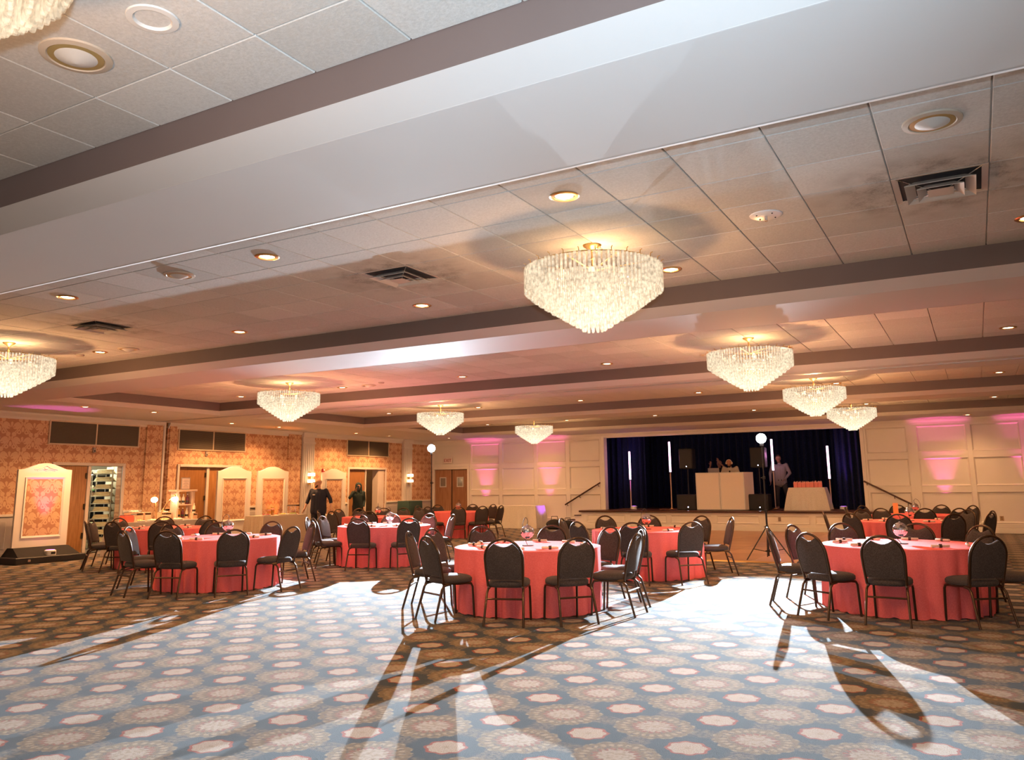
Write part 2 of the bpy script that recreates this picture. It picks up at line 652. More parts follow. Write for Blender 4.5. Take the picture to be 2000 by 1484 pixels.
tile_m = MB().bbox(-0.3005, 0.3005, -0.3005, 0.3005, 0.0, 0.02, 0.004).mesh('ceiling_tile', TILE)
VENTS = [(-0.03, 6.41), (-4.90, 6.41), (-9.77, 6.41)]
n_trim = 1
for k, (y0, y1) in enumerate(BAYS):
    # taupe fascia and the sloping white band below it
    fa, sl = MB(), MB()
    t = 0.03
    fa.box(TX0 - t, TX1 + t, y0 - t, y0, ZF, ZT + 0.05)
    fa.box(TX0 - t, TX1 + t, y1, y1 + t, ZF, ZT + 0.05)
    fa.box(TX0 - t, TX0, y0, y1, ZF, ZT + 0.05)
    fa.box(TX1, TX1 + t, y0, y1, ZF, ZT + 0.05)
    struct(fa.build('trim_%d' % n_trim, TAUPE)); n_trim += 1
    R0 = [(TX0, y0), (TX1, y0), (TX1, y1), (TX0, y1)]
    w = 0.205
    R1 = [(TX0 - w, y0 - w), (TX1 + w, y0 - w), (TX1 + w, y1 + w), (TX0 - w, y1 + w)]
    vs = [(x, y, ZF) for x, y in R0] + [(x, y, ZS - 0.001) for x, y in R1] + [(x, y, ZF + 0.04) for x, y in R0] + [(x, y, ZS + 0.045) for x, y in R1]
    fs = []
    for i in range(4):
        j = (i + 1) % 4
        fs += [(i, j, j + 4, i + 4), (i + 8, i + 12, j + 12, j + 8)]
    sl.addm(vs, fs)
    struct(sl.build('trim_%d' % n_trim, SOFFIT)); n_trim += 1
    # grid bars behind the tiles, tiles
    c = MB()
    c.box(TX0, TX1, y0, y1, ZT + 0.006, ZT + 0.03)
    ce = struct(c.build('ceiling', GRID))
    rows = [(y0 + TP * j, y0 + TP * (j + 1)) for j in range(6)] + [(y0 + TP * 6, y1)]
    far = MB()
    for i in range(30):
        xc = TX0 + TP * (i + 0.5)
        for a, b in rows:
            yc = (a + b) / 2
            if k == 1 and any(abs(xc - vx) < 0.2 and abs(yc - vy) < 0.2 for vx, vy in VENTS):
                continue
            if k < 3:
                o = link('ceiling_tile', tile_m, ce, (xc, yc, ZT - 0.008))
                if b - a < 0.6:
                    o.scale = (1, (b - a) / TP, 1)
            else:
                far.box(xc - 0.3, xc + 0.3, a + 0.005, b - 0.005, ZT - 0.008, ZT + 0.01)
    if k >= 3:
        stuff(far.build('ceiling_tiles', TILE, ce))

# slot of the sliding partition, in the soffit before the third bay
m = MB()
m.box(XL, XR, 14.42, 14.47, ZS - 0.006, ZS + 0.004)
struct(m.build('trim_%d' % n_trim, BLACK)); n_trim += 1
m = MB()
m.box(XL, XR, 14.385, 14.42, ZS - 0.012, ZS + 0.004)
m.box(XL, XR, 14.47, 14.50, ZS - 0.012, ZS + 0.004)
struct(m.build('trim_%d' % n_trim, mat('rail_aluminium', (0.55, 0.54, 0.53), 0.35, metal=0.6))); n_trim += 1

# ---- plain walls out of view
m = MB(); m.box(XR, XR + 0.2, YB, YS, 0, ZS + 0.3); struct(m.build('wall_right', WHITE_PAINT))
m = MB(); m.box(XL, XR, YB - 0.2, YB, 0, ZS + 0.3); struct(m.build('wall_back', WHITE_PAINT))

# ---- left wall with its doorways
wl = MB()
X0, X1 = XL - 0.2, XL
for a, b in ((YB, 11.76), (13.55, 14.76), (14.86, 15.3), (17.45, 22.4), (24.42, YS)):
    wl.box(X0, X1, a, b, 0, ZS + 0.2)
for a, b, h in ((11.76, 13.55, 2.12), (15.3, 17.45, 2.13), (22.4, 24.42, 2.15)):
    wl.box(X0, X1, a, b, h, ZS + 0.2)
WALL_L = struct(wl.build('wall_left', PAPER))
for a, b in ((14.18, 14.68), (14.9, 15.12), (19.4, 19.97)):      # shallow papered piers
    q = MB(); q.box(X1, X1 + 0.05, a, b, 0, ZS); struct(q.build('wall_left', PAPER))
m = MB(); m.box(X0 - 0.02, X1 - 0.08, 14.75, 14.87, 0, ZS + 0.1); struct(m.build('trim_%d' % n_trim, BLACK)); n_trim += 1
WSEG = [(YB, 11.68), (13.63, 14.18), (14.9, 15.22), (17.53, 20.0), (20.54, 22.32), (24.5, 25.46), (26.0, YS)]
m = MB()
for a, b in WSEG:
    m.box(X1, X1 + 0.02, a, b, 0, 0.94)
WAINS = struct(m.build('wainscot_left', LILAC))
for a, b in WSEG:      # raised wainscot fields
    n = max(1, round((b - a) / 0.9))
    for i in range(n):
        u0 = a + (b - a) * i / n + 0.08
        u1 = a + (b - a) * (i + 1) / n - 0.08
        if u1 - u0 > 0.15 and a > 8 or (a < 0 and u0 > 7):
            q = MB(); q.bbox(X1 + 0.015, X1 + 0.035, u0, u1, 0.22, 0.84, 0.008); q.build('wainscot_panel', LILAC, WAINS)
m = MB(); m.bbox(X1 - 0.01, X1 + 0.07, 14.685, 14.755, 0, ZS - 0.002, 0.008)
struct(m.build('trim_%d' % n_trim, mat('crown_paint', (0.60, 0.55, 0.50), 0.5))); n_trim += 1
m = MB()
for a, b in WSEG:
    m.bbox(X1, X1 + 0.05, a, b, 0.94, 1.0, 0.008)
struct(m.build('trim_%d' % n_trim, mat('chair_rail_paint', (0.58, 0.53, 0.48), 0.5))); n_trim += 1
m = MB()
for a, b in WSEG:
    m.bbox(X1 + 0.001, X1 + 0.035, a, b, 0, 0.13, 0.008)
struct(m.build('baseboard_left', LILAC))
m = MB()
for a, b in ((YB, 14.7), (14.86, YS)):
    m.prism([(X1, 3.17), (X1 + 0.02, 3.17), (X1 + 0.035, 3.22), (X1 + 0.09, 3.285), (X1 + 0.10, ZS), (X1, ZS)], a, b, 'xz')
struct(m.build('trim_%d' % n_trim, mat('crown_paint', (0.60, 0.55, 0.50), 0.5))); n_trim += 1
TRIMP = mat('door_frame_paint', (0.52, 0.45, 0.40), 0.5)


def casing(y0, y1, h, name):
    c = MB()
    c.bbox(X1 - 0.02, X1 + 0.04, y0 - 0.075, y0, 0, h + 0.075, 0.008)
    c.bbox(X1 - 0.02, X1 + 0.04, y1, y1 + 0.075, 0, h + 0.075, 0.008)
    c.bbox(X1 - 0.02, X1 + 0.04, y0, y1, h, h + 0.075, 0.008)
    return struct(c.build(name, TRIMP))


HINGE = mat('door_hinge_metal', (0.05, 0.035, 0.025), 0.4, metal=0.8)
# door 1: one closed leaf, the other leaf swung away, lit pantry behind
d = casing(11.76, 13.55, 2.12, 'door_1')
q = MB(); q.bbox(X1 - 0.07, X1 - 0.02, 11.765, 12.61, 0.01, 2.115, 0.006); q.build('door_leaf', DOORWOOD, d)
q = MB(); q.bbox(X1 - 0.12, X1 + 0.01, 12.615, 12.70, 0, 2.12, 0.006); q.build('mullion', TRIMP, d)
for z in (0.35, 1.05, 1.8):
    q = MB(); q.bbox(X1 - 0.02, X1 + 0.005, 12.565, 12.612, z, z + 0.14, 0.004); q.build('hinge', HINGE, d)
# door 2: two closed leaves
d = casing(15.3, 17.45, 2.13, 'door_2')
for a, b in ((15.31, 16.26), (16.36, 17.44)):
    q = MB(); q.bbox(X1 - 0.1, X1 - 0.05, a, b, 0.01, 2.125, 0.006); q.build('door_leaf', DOORWOOD, d)
q = MB(); q.bbox(X1 - 0.12, X1 - 0.01, 16.265, 16.355, 0, 2.13, 0.006); q.build('mullion', TRIMP, d)
for z in (0.35, 1.2, 1.85):
    q = MB(); q.bbox(X1 - 0.05, X1 - 0.025, 16.215, 16.262, z, z + 0.13, 0.004); q.build('hinge', HINGE, d)
# door 3: one leaf closed, one open on a dim corridor
d = casing(22.4, 24.42, 2.15, 'door_3')
q = MB(); q.bbox(X1 - 0.1, X1 - 0.05, 22.41, 23.32, 0.01, 2.145, 0.006); q.build('door_leaf', DOORWOOD, d)
q = MB(); q.bbox(X1 - 0.14, X1 - 0.02, 23.325, 23.385, 0, 2.15, 0.006); q.build('mullion', TRIMP, d)
q = MB(); q.bbox(X1 - 0.30, X1 - 0.02, 24.06, 24.415, 0, 2.15, 0.01); q.build('door_jamb', TRIMP, d)
m = MB()
m.box(X0 - 1.6, X0 - 1.5, 22.2, 24.8, 0, 2.6); m.box(X0 - 1.6, X0, 22.2, 22.3, 0, 2.6); m.box(X0 - 1.6, X0, 24.7, 24.8, 0, 2.6); m.box(X0 - 1.6, X0, 22.2, 24.8, 2.55, 2.6)
struct(m.build('wall_corridor', mat('corridor_paint', (0.42, 0.33, 0.24), 0.7)))
lamp('corridor_light', 'POINT', (X0 - 0.8, 23.6, 2.4), 7, WARM, radius=0.1)
m = MB(); m.box(X0 - 1.49, X0 - 1.44, 22.3, 24.7, 0, 0.9); struct(m.build('wainscot_corridor', mat('dark_green_paint', (0.05, 0.075, 0.06), 0.6)))

# pantry behind door 1
PANTRY = mat('pantry_wall_tile', (0.66, 0.60, 0.46), 0.4)
m = MB()
m.box(X0 - 3.0, X0 - 2.9, 11.2, 15.6, 0, 2.6); m.box(X0 - 3.0, X0, 11.2, 11.3, 0, 2.6); m.box(X0 - 3.0, X0 - 0.005, 15.5, 15.6, 0, 2.6); m.box(X0 - 3.0, X0, 11.2, 15.6, 2.55, 2.6)
PW = struct(m.build('wall_pantry', PANTRY))
m = MB(); m.box(X0 - 1.1, X0 - 0.01, 14.15, 14.25, 0, 2.55); PW2 = struct(m.build('wall_pantry', mat('pantry_grout', (0.40, 0.34, 0.24), 0.7)))
brick_m = MB().bbox(-0.155, 0.155, -0.012, 0.0, -0.09, 0.09, 0.005).mesh('wall_tile', PANTRY)
for r in range(13):
    for c in range(4):
        link('wall_tile', brick_m, PW2, (X0 - 0.17 - 0.325 * c + (0.16 if r % 2 else 0), 14.149, 0.1 + r * 0.195)) if not (r % 2 and c == 0) else None
lamp('pantry_light', 'POINT', (X0 - 1.2, 13.2, 2.35), 95, (1.0, 0.95, 0.72), radius=0.25)


def transom(y0, y1, z0, z1, label):
    o = thing('louvre_transom', label, 'vent panel', (X1, (y0 + y1) / 2, z0), group='louvred panels over the doors')
    w = (y1 - y0) / 2
    h = z1 - z0
    fr = MB()
    fr.bbox(0.0, 0.035, -w, w, h - 0.035, h, 0.006); fr.bbox(0.0, 0.035, -w, w, 0, 0.035, 0.006)
    fr.bbox(0.0, 0.035, -w, -w + 0.035, 0.035, h - 0.035, 0.006); fr.bbox(0.0, 0.035, w - 0.035, w, 0.035, h - 0.035, 0.006); fr.bbox(0.0, 0.035, -0.018, 0.018, 0.035, h - 0.035, 0.006)
    fr.build('frame', mat('transom_frame', (0.55, 0.43, 0.30), 0.4), o)
    for a, b in ((-w + 0.036, -0.019), (0.019, w - 0.036)):
        q = MB(); q.box(0.001, 0.006, a, b, 0.036, h - 0.036)
        pn = q.build('louvre_panel', mat('louvre_dark', (0.09, 0.075, 0.055), 0.5), o)
        n = 26
        s = MB()
        for i in range(n):
            z = 0.04 + (h - 0.08) * (i + 0.5) / n
            s.addm([(0.006, a, z + 0.008), (0.020, a, z - 0.006), (0.020, b, z - 0.006), (0.006, b, z + 0.008)], [(0, 1, 2, 3)])
        stuff(s.build('louvre_slats', mat('louvre_slat', (0.17, 0.135, 0.095), 0.45), pn))
    return o


transom(11.53, 13.98, 2.615, 3.20, 'brown louvred panel above the open pantry door')
transom(15.2, 17.63, 2.60, 3.195, 'brown louvred panel above the door behind the bottle shelf')
transom(22.25, 24.63, 2.615, 3.205, 'brown louvred panel above the doorway of the person in black hood')


def fluted(y0, y1, label):
    o = thing('fluted_pilaster', label, 'pilaster', (X1, (y0 + y1) / 2, 0), group='fluted pilasters on the papered wall')
    w = (y1 - y0) / 2
    P = mat('pilaster_paint', (0.62, 0.57, 0.54), 0.5)
    q = MB(); q.box(0, 0.10, -w, w, 0.0, ZS); q.build('shaft', P, o)
    q = MB(); q.bbox(0, 0.13, -w - 0.015, w + 0.015, 0.0, 0.28, 0.012); q.build('plinth', P, o)
    q = MB(); q.bbox(0, 0.135, -w - 0.02, w + 0.02, 2.95, 3.02, 0.01); q.bbox(0, 0.15, -w - 0.03, w + 0.03, 3.17, ZS - 0.001, 0.01); q.build('capital', P, o)
    for i in range(6):
        y = -w + 0.05 + (2 * w - 0.1) * i / 5
        q = MB(); q.bbox(0.099, 0.118, y - 0.024, y + 0.024, 0.32, 2.93, 0.009); q.build('flute', P, o)
    return o


fluted(20.0, 20.54, 'white fluted pilaster behind the man in the black shirt')
fluted(25.46, 26.0, 'white fluted pilaster beside the dark draped stand')

GLOWGLASS = emat('sconce_glass', (1.0, 0.74, 0.42), 5.0)


def sconce(y, label):
    o = thing('wall_sconce', label, 'wall lamp', (X1 + 0.119, y, 1.62), group='two tier wall sconces')
    q = MB(); q.bbox(0, 0.025, -0.06, 0.06, 0.0, 0.42, 0.008); q.build('back_plate', BRASS, o)
    for z in (0.06, 0.27):
        q = MB(); q.lathe([(0.10, 0.0), (0.115, 0.02), (0.115, 0.09), (0.10, 0.11)], 18, (0.10, 0, z)); q.build('glass_shade', GLOWGLASS, o, True)
        q = MB(); q.lathe([(0.122, 0.0), (0.122, 0.014)], 18, (0.10, 0, z - 0.008)); q.build('rim', BRASS, o)
    lamp('sconce_light', 'POINT', (0.32, 0, 0.22), 5, WARM, radius=0.08, parent=o)


sconce(20.30, 'glowing two tier sconce above the man in the black shirt')
sconce(25.73, 'glowing two tier sconce left of the double doors')

# ---- stage wall
WP = MB()
Y0, Y1 = YS, YS + 0.2
WP.box(XL - 0.2, -19.22, Y0, Y1, 0, ZS + 0.2)
WP.box(-19.22, -17.56, Y0, Y1, 2.2, ZS + 0.2)
WP.box(-17.56, OP0, Y0, Y1, 0, ZS + 0.2)
WP.box(OP0, OP1, Y0, Y1, 3.27, ZS + 0.2)
WP.box(OP1, XR, Y0, Y1, 0, ZS + 0.2)
WALL_S = struct(WP.build('wall_stage', WHITE_PAINT))
ROWS = [(0.30, 1.17), (1.36, 2.17), (2.36, 3.13)]
COLS = [(-17.40, -16.12), (-15.97, -14.58), (-14.45, -13.25), (-13.09, -11.88), (-2.90, -1.76), (-1.47, -0.17), (-0.04, 1.17), (1.31, 2.55), (2.69, 3.9), (4.04, 5.1)]
la = MB()
PRD = 0.045


def rails(xa, xb, cols):
    xs = [xa] + [v for c in cols for v in c] + [xb]
    for i in range(0, len(xs), 2):
        la.bbox(xs[i], xs[i + 1], Y0 - PRD, Y0, 0.0, 3.2, 0.006)
    for c in cols:
        zs = [0.0] + [v for r in ROWS for v in r] + [3.2]
        for i in range(0, len(zs), 2):
            la.box(c[0], c[1], Y0 - PRD, Y0, zs[i], zs[i + 1])


rails(-17.47, OP0 - 0.001, COLS[:4])
rails(OP1 + 0.001, XR, COLS[4:])
la.bbox(-19.28, -19.18, Y0 - PRD, Y0, 2.28, 3.2, 0.006)
la.bbox(-19.18, -17.48, Y0 - PRD, Y0, 2.28, 2.40, 0.006)
la.bbox(-19.18, -17.48, Y0 - PRD, Y0, 3.10, 3.2, 0.006)
struct(la.build('trim_%d' % n_trim, WHITE_PAINT)); n_trim += 1
for c in COLS:
    for r in ROWS:
        q = MB()
        x0, x1, z0, z1 = c[0], c[1], r[0], r[1]
        b = 0.035
        q.box(x0 + b, x1 - b, Y0 - 0.008, Y0 - 0.001, z0 + b, z1 - b)
        # chamfered picture-frame moulding
        R0 = [(x0, z0), (x1, z0), (x1, z1), (x0, z1)]
        R1 = [(x0 + b, z0 + b), (x1 - b, z0 + b), (x1 - b, z1 - b), (x0 + b, z1 - b)]
        vs = [(x, Y0 - PRD - 0.012, z) for x, z in R0] + [(x, Y0 - 0.008, z) for x, z in R1] + [(x, Y0 - 0.001, z) for x, z in R0]
        fs = []
        for i in range(4):
            j = (i + 1) % 4
            fs += [(i, j, j + 4, i + 4), (i, i + 8, j + 8, j)]
        q.addm(vs, fs)
        q.build('wall_panel', WHITE_PAINT, WALL_S)
m = MB()
for a, b in ((XL + 0.1, XR),):
    m.addm([(a, Y0, 3.17), (a, Y0 - 0.06, 3.19), (a, Y0 - 0.075, 3.24), (a, Y0 - 0.13, 3.30), (a, Y0 - 0.14, ZS - 0.001), (a, Y0, ZS - 0.001),
            (b, Y0, 3.17), (b, Y0 - 0.06, 3.19), (b, Y0 - 0.075, 3.24), (b, Y0 - 0.13, 3.30), (b, Y0 - 0.14, ZS - 0.001), (b, Y0, ZS - 0.001)],
           [(0, 1, 7, 6), (1, 2, 8, 7), (2, 3, 9, 8), (3, 4, 10, 9), (4, 5, 11, 10), (0, 5, 4, 3, 2, 1), (6, 7, 8, 9, 10, 11)])
struct(m.build('trim_%d' % n_trim, WHITE_PAINT)); n_trim += 1
m = MB()
m.bbox(-17.47, -13.2, Y0 - 0.075, Y0 - PRD, 0, 0.17, 0.01); m.bbox(-1.0, XR, Y0 - 0.075, Y0 - PRD, 0, 0.15, 0.01); m.bbox(-1.0, XR, Y0 - 0.06, Y0 - PRD, 0.15, 0.27, 0.01)
struct(m.build('baseboard_stage', WHITE_PAINT))
# jambs of the stage opening
m = MB()
m.bbox(OP0 - 0.10, OP0 + 0.02, Y0 - 0.07, Y0 + 0.21, STAGE_Z, 3.27, 0.012)
m.bbox(OP1 - 0.02, OP1 + 0.10, Y0 - 0.07, Y0 + 0.21, STAGE_Z, 3.27, 0.012)
struct(m.build('trim_%d' % n_trim, WHITE_PAINT)); n_trim += 1

# double doors in the corner
PINKWOOD = woodmat('double_door_veneer', (0.26, 0.12, 0.06), (0.38, 0.20, 0.11), 'z')
m = MB()
m.bbox(-19.27, -19.19, Y0 - 0.03, Y0 + 0.1, 0, 2.28, 0.008); m.bbox(-17.58, -17.48, Y0 - 0.06, Y0 + 0.1, 0, 2.28, 0.008); m.bbox(-19.19, -17.58, Y0 - 0.03, Y0 + 0.1, 2.18, 2.28, 0.008)
d = struct(m.build('door_4', WHITE_PAINT))
for a, b in ((-19.185, -18.40), (-18.35, -17.585)):
    q = MB(); q.bbox(a, b, Y0 + 0.05, Y0 + 0.10, 0.01, 2.17, 0.006); lf = q.build('door_leaf', PINKWOOD, d)
    c = (a + b) / 2
    q = MB()
    q.bbox(c - 0.16, c + 0.16, Y0 + 0.03, Y0 + 0.05, 1.84, 1.88, 0.005); q.bbox(c - 0.16, c + 0.16, Y0 + 0.03, Y0 + 0.05, 1.48, 1.52, 0.005)
    q.bbox(c - 0.16, c - 0.12, Y0 + 0.03, Y0 + 0.05, 1.52, 1.84, 0.005); q.bbox(c + 0.12, c + 0.16, Y0 + 0.03, Y0 + 0.05, 1.52, 1.84, 0.005)
    q.build('window_frame', mat('steel_frame', (0.55, 0.52, 0.48), 0.4), lf)
    q = MB(); q.box(c - 0.12, c + 0.12, Y0 + 0.04, Y0 + 0.048, 1.52, 1.84); q.build('pane', mat('wired_glass', (0.22, 0.20, 0.17), 0.15, spec=0.6), lf)
q = MB(); q.box(-18.40, -18.35, Y0 + 0.06, Y0 + 0.09, 0.01, 2.17); q.build('astragal', HINGE, d)
m = MB(); m.box(-19.3, -17.5, Y0 + 0.2, Y0 + 0.25, 0, 2.4); struct(m.build('wall_behind_doors', BLACK))

# exit sign
ex = thing('exit_sign', 'white exit sign with dark red letters above the double doors', 'exit sign', (-18.47, Y0 - PRD - 0.002, 2.42))
q = MB(); q.bbox(-0.19, 0.19, -0.06, 0.0, 0.0, 0.22, 0.01); q.build('housing', mat('exit_sign_white', (0.75, 0.66, 0.60), 0.4), ex)
cu = bpy.data.curves.new('exit_text', 'FONT'); cu.body = 'EXIT'; cu.size = 0.175; cu.align_x = 'CENTER'; cu.align_y = 'CENTER'; cu.extrude = 0.004
to = bpy.data.objects.new('exit_text', cu); COL.objects.link(to)
bpy.context.view_layer.update()
tm = bpy.data.meshes.new_from_object(to.evaluated_get(bpy.context.evaluated_depsgraph_get()))
bpy.data.objects.remove(to)
tm.materials.clear(); tm.materials.append(mat('exit_red', (0.30, 0.03, 0.05), 0.4))
lt = link('lettering', tm, ex, (0, -0.063, 0.11)); lt.rotation_euler = (PI / 2, 0, 0)

# ---- stage
m = MB(); m.box(-12.3, -2.45, STAGE_Y + 0.02, YS + 4.2, 0.0, STAGE_Z - 0.05)
ST = struct(m.build('stage_platform', WHITE_PAINT))
q = MB(); q.bbox(-12.36, -2.39, STAGE_Y - 0.05, YS + 4.2, STAGE_Z - 0.05, STAGE_Z, 0.012); q.build('stage_deck', STAGEWOOD, ST)
q = MB(); q.bbox(-12.37, -2.38, STAGE_Y - 0.056, STAGE_Y - 0.02, STAGE_Z - 0.055, STAGE_Z - 0.004, 0.008); q.build('nosing', DARKWOOD, ST)
q = MB(); q.bbox(-12.3, -2.45, STAGE_Y - 0.02, STAGE_Y + 0.02, 0, 0.14, 0.008); q.bbox(-12.3, -2.45, STAGE_Y - 0.005, STAGE_Y + 0.02, 0.14, 0.19, 0.006); q.build('base_moulding', WHITE_PAINT, ST)
xs = [-12.07, -10.66, -10.46, -9.17, -9.02, -7.65, -7.48, -6.12, -5.95, -4.6, -4.43, -2.68]
for i in range(0, len(xs), 2):
    x0, x1, z0, z1, b = xs[i], xs[i + 1], 0.235, 0.475, 0.035
    q = MB()
    R0 = [(x0, z0), (x1, z0), (x1, z1), (x0, z1)]
    R1 = [(x0 + b, z0 + b), (x1 - b, z0 + b), (x1 - b, z1 - b), (x0 + b, z1 - b)]
    vs = [(x, STAGE_Y - 0.006, z) for x, z in R0] + [(x, STAGE_Y + 0.018, z) for x, z in R1] + [(x, STAGE_Y + 0.03, z) for x, z in R0]
    fs = [(4, 5, 6, 7)]
    for k in range(4):
        j = (k + 1) % 4
        fs += [(k, j, j + 4, k + 4), (k, k + 8, j + 8, j)]
    q.addm(vs, fs)
    q.build('stage_panel', WHITE_PAINT, ST)
q = MB(); q.bbox(-5.54, -5.46, STAGE_Y - 0.008, STAGE_Y + 0.02, 0.32, 0.44, 0.004); q.build('outlet_plate', mat('outlet_brown', (0.25, 0.20, 0.16), 0.5), ST)
for side in (-1, 1):
    xe = -12.3 if side < 0 else -2.45
    stp = None
    for i in range(3):
        z = 0.465 - 0.155 * i
        a, b = xe + side * 0.27 * i, xe + side * 0.27 * (i + 1)
        q = MB(); q.box(min(a, b), max(a, b), STAGE_Y + 0.06, YS - 0.08, 0.0, z - 0.03)
        if stp is None:
            stp = struct(q.build('stage_steps', WHITE_PAINT))
        else:
            q.build('step', WHITE_PAINT, stp)
        q = MB(); q.bbox(min(a, b) - 0.02, max(a, b) + 0.02, STAGE_Y + 0.03, YS - 0.08, z - 0.03, z, 0.008); q.build('tread', DARKWOOD, stp)
    rl = thing('handrail', 'dark wooden handrail on the wall %s of the stage' % ('left' if side < 0 else 'right'), 'handrail', ((-13.26, YS - 0.14, 0.80) if side < 0 else (-1.63, YS - 0.14, 0.74)), group='handrails beside the stage')
    L = 1.42
    q = MB(); q.tube([(0, 0, 0), (-side * L, 0, 0.78)], 0.026, 10); q.build('rail', DARKWOOD, rl, True)
    for t in (0.06, 0.42, 0.94):
        q = MB(); p = (-side * L * t, 0, 0.78 * t)
        q.tube([(p[0], 0, p[2] - 0.02), (p[0], 0.02, p[2] - 0.08), (p[0], 0.09, p[2] - 0.08)], 0.010, 6); q.build('bracket', HINGE, rl, True)
# stage house
SB = mat('stage_black', (0.012, 0.012, 0.016), 0.9)
m = MB()
m.box(-13.0, -1.5, YS + 4.1, YS + 4.2, 0.0, 4.6); m.box(-13.1, -13.0, YS + 0.2, YS + 4.2, 0, 4.6); m.box(-1.5, -1.4, YS + 0.2, YS + 4.2, 0, 4.6); m.box(-13.1, -1.4, YS + 0.2, YS + 4.2, 4.5, 4.6)
struct(m.build('wall_stage_house', SB))


def curtain(name, label, x0, x1, y, z0, z1, amp, per, group, ph=0.0, skew=0.0):
    n = int(abs(x1 - x0) / per * 10)
    vs, fs = [], []
    zz = [z0 + (z1 - z0) * t for t in (0, 0.25, 0.5, 0.75, 1.0)]
    rnd = random.Random(int(abs(x0) * 100))
    a2 = [0.6 + 0.8 * rnd.random() for _ in range(n // 10 + 2)]
    for off in (0.0, 0.012):
        for z in zz:
            k = 1.15 - 0.3 * (z - z0) / (z1 - z0)
            for i in range(n + 1):
                x = x0 + (x1 - x0) * i / n
                A = amp * k * a2[i // 10]
                vs.append((x, y + skew * (x - x0) + A * math.sin(2 * PI * i / 10 + ph) + 0.3 * A * math.sin(2 * PI * i / 23) + off, z))
    W = n + 1
    for l in range(2):
        for r in range(4):
            for i in range(n):
                a = l * 5 * W + r * W + i
                fs.append((a, a + 1, a + W + 1, a + W))
    mb = MB().addm(vs, fs)
    o = mb.build(name, NAVY, None, True, 80)
    tag(o, label, 'curtain', group)
    return o


curtain('stage_curtain', 'dark navy curtain drawn across the back of the stage', -12.9, -1.6, YS + 3.2, STAGE_Z, 4.4, 0.07, 0.24, 'navy stage curtains')
curtain('stage_curtain', 'navy side curtain at the left end of the stage', -12.4, -10.65, YS + 1.05, STAGE_Z, 4.2, 0.07, 0.20, 'navy stage curtains', 0.5, 0.25)
curtain('stage_curtain', 'navy side curtain at the right end of the stage', -4.0, -2.1, YS + 1.1, STAGE_Z, 4.2, 0.07, 0.20, 'navy stage curtains', 0.9, -0.25)
m = MB(); m.box(OP0 - 0.2, OP1 + 0.2, YS + 0.28, YS + 0.3, 3.2, 4.2)
tag(m.build('stage_valance', NAVY), 'flat navy valance hanging behind the top of the stage opening', 'curtain')

# ---- dance floor of square wooden panels
DF = thing('dance_floor', 'brown wooden dance floor laid before the stage', 'dance floor', (0, 0, 0))
pm = MB().bbox(-0.455, 0.455, -0.455, 0.455, 0.002, 0.022, 0.004).mesh('floor_panel', FLOORWOOD)
DX0, DY0 = -8.55, 16.28
for i in range(6):
    for j in range(11):
        o = link('floor_panel', pm, DF, (DX0 + 0.915 * (i + 0.5), DY0 + 0.915 * (j + 0.5), 0))
q = MB()
DX1, DY1 = DX0 + 0.915 * 6, DY0 + 0.915 * 11
for a, b, c, e in ((DX0 - 0.07, DX1 + 0.07, DY0 - 0.07, DY0), (DX0 - 0.07, DX1 + 0.07, DY1, DY1 + 0.07)):
    q.addm([(a, c if c < DY0 else e, 0.001), (b, c if c < DY0 else e, 0.001), (b, e if c < DY0 else c, 0.022), (a, e if c < DY0 else c, 0.022)], [(0, 1, 2, 3)])
q.addm([(DX0 - 0.07, DY0, 0.001), (DX0, DY0, 0.022), (DX0, DY1, 0.022), (DX0 - 0.07, DY1, 0.001)], [(0, 1, 2, 3)])
q.addm([(DX1 + 0.07, DY0, 0.001), (DX1, DY0, 0.022), (DX1, DY1, 0.022), (DX1 + 0.07, DY1, 0.001)], [(0, 1, 2, 3)])
q.build('edge_strip', BRASS, DF)

# ================================================================ CEILING FIXTURES
ring_m = MB().lathe([(0.075, 0.004), (0.105, 0.004), (0.112, -0.004), (0.10, -0.012), (0.078, -0.010), (0.075, 0.004)], 24).mesh('trim_ring', BRASS, True, 40)
lens_m = MB().lathe([(0.0, -0.006), (0.05, -0.006), (0.078, 0.003)], 24).mesh('lens', LENS, True)
DL_LIGHT = bpy.data.lights.new('downlight_beam', 'SPOT')
DL_LIGHT.energy = W_DOWN
DL_LIGHT.color = WARM
DL_LIGHT.spot_size = math.radians(150)
DL_LIGHT.spot_blend = 0.8
DL_LIGHT.shadow_soft_size = 0.06


DW_LIGHT = DL_LIGHT.copy()
DW_LIGHT.energy = W_DOWN * 0.72
DP_LIGHT = DL_LIGHT.copy()
DP_LIGHT.energy = W_DOWN * 3.0


def downlight(x, y, z, label):
    o = thing('recessed_downlight', label, 'downlight', (x, y, z), group='lit recessed downlights')
    link('trim_ring', ring_m, o)
    link('lens', lens_m, o)
    l = bpy.data.objects.new('downlight_beam', DL_LIGHT if z > 3.5 else (DW_LIGHT if y > 25 else DP_LIGHT))
    COL.objects.link(l)
    l.location = (0, 0, -0.03)
    l.parent = o
    return o


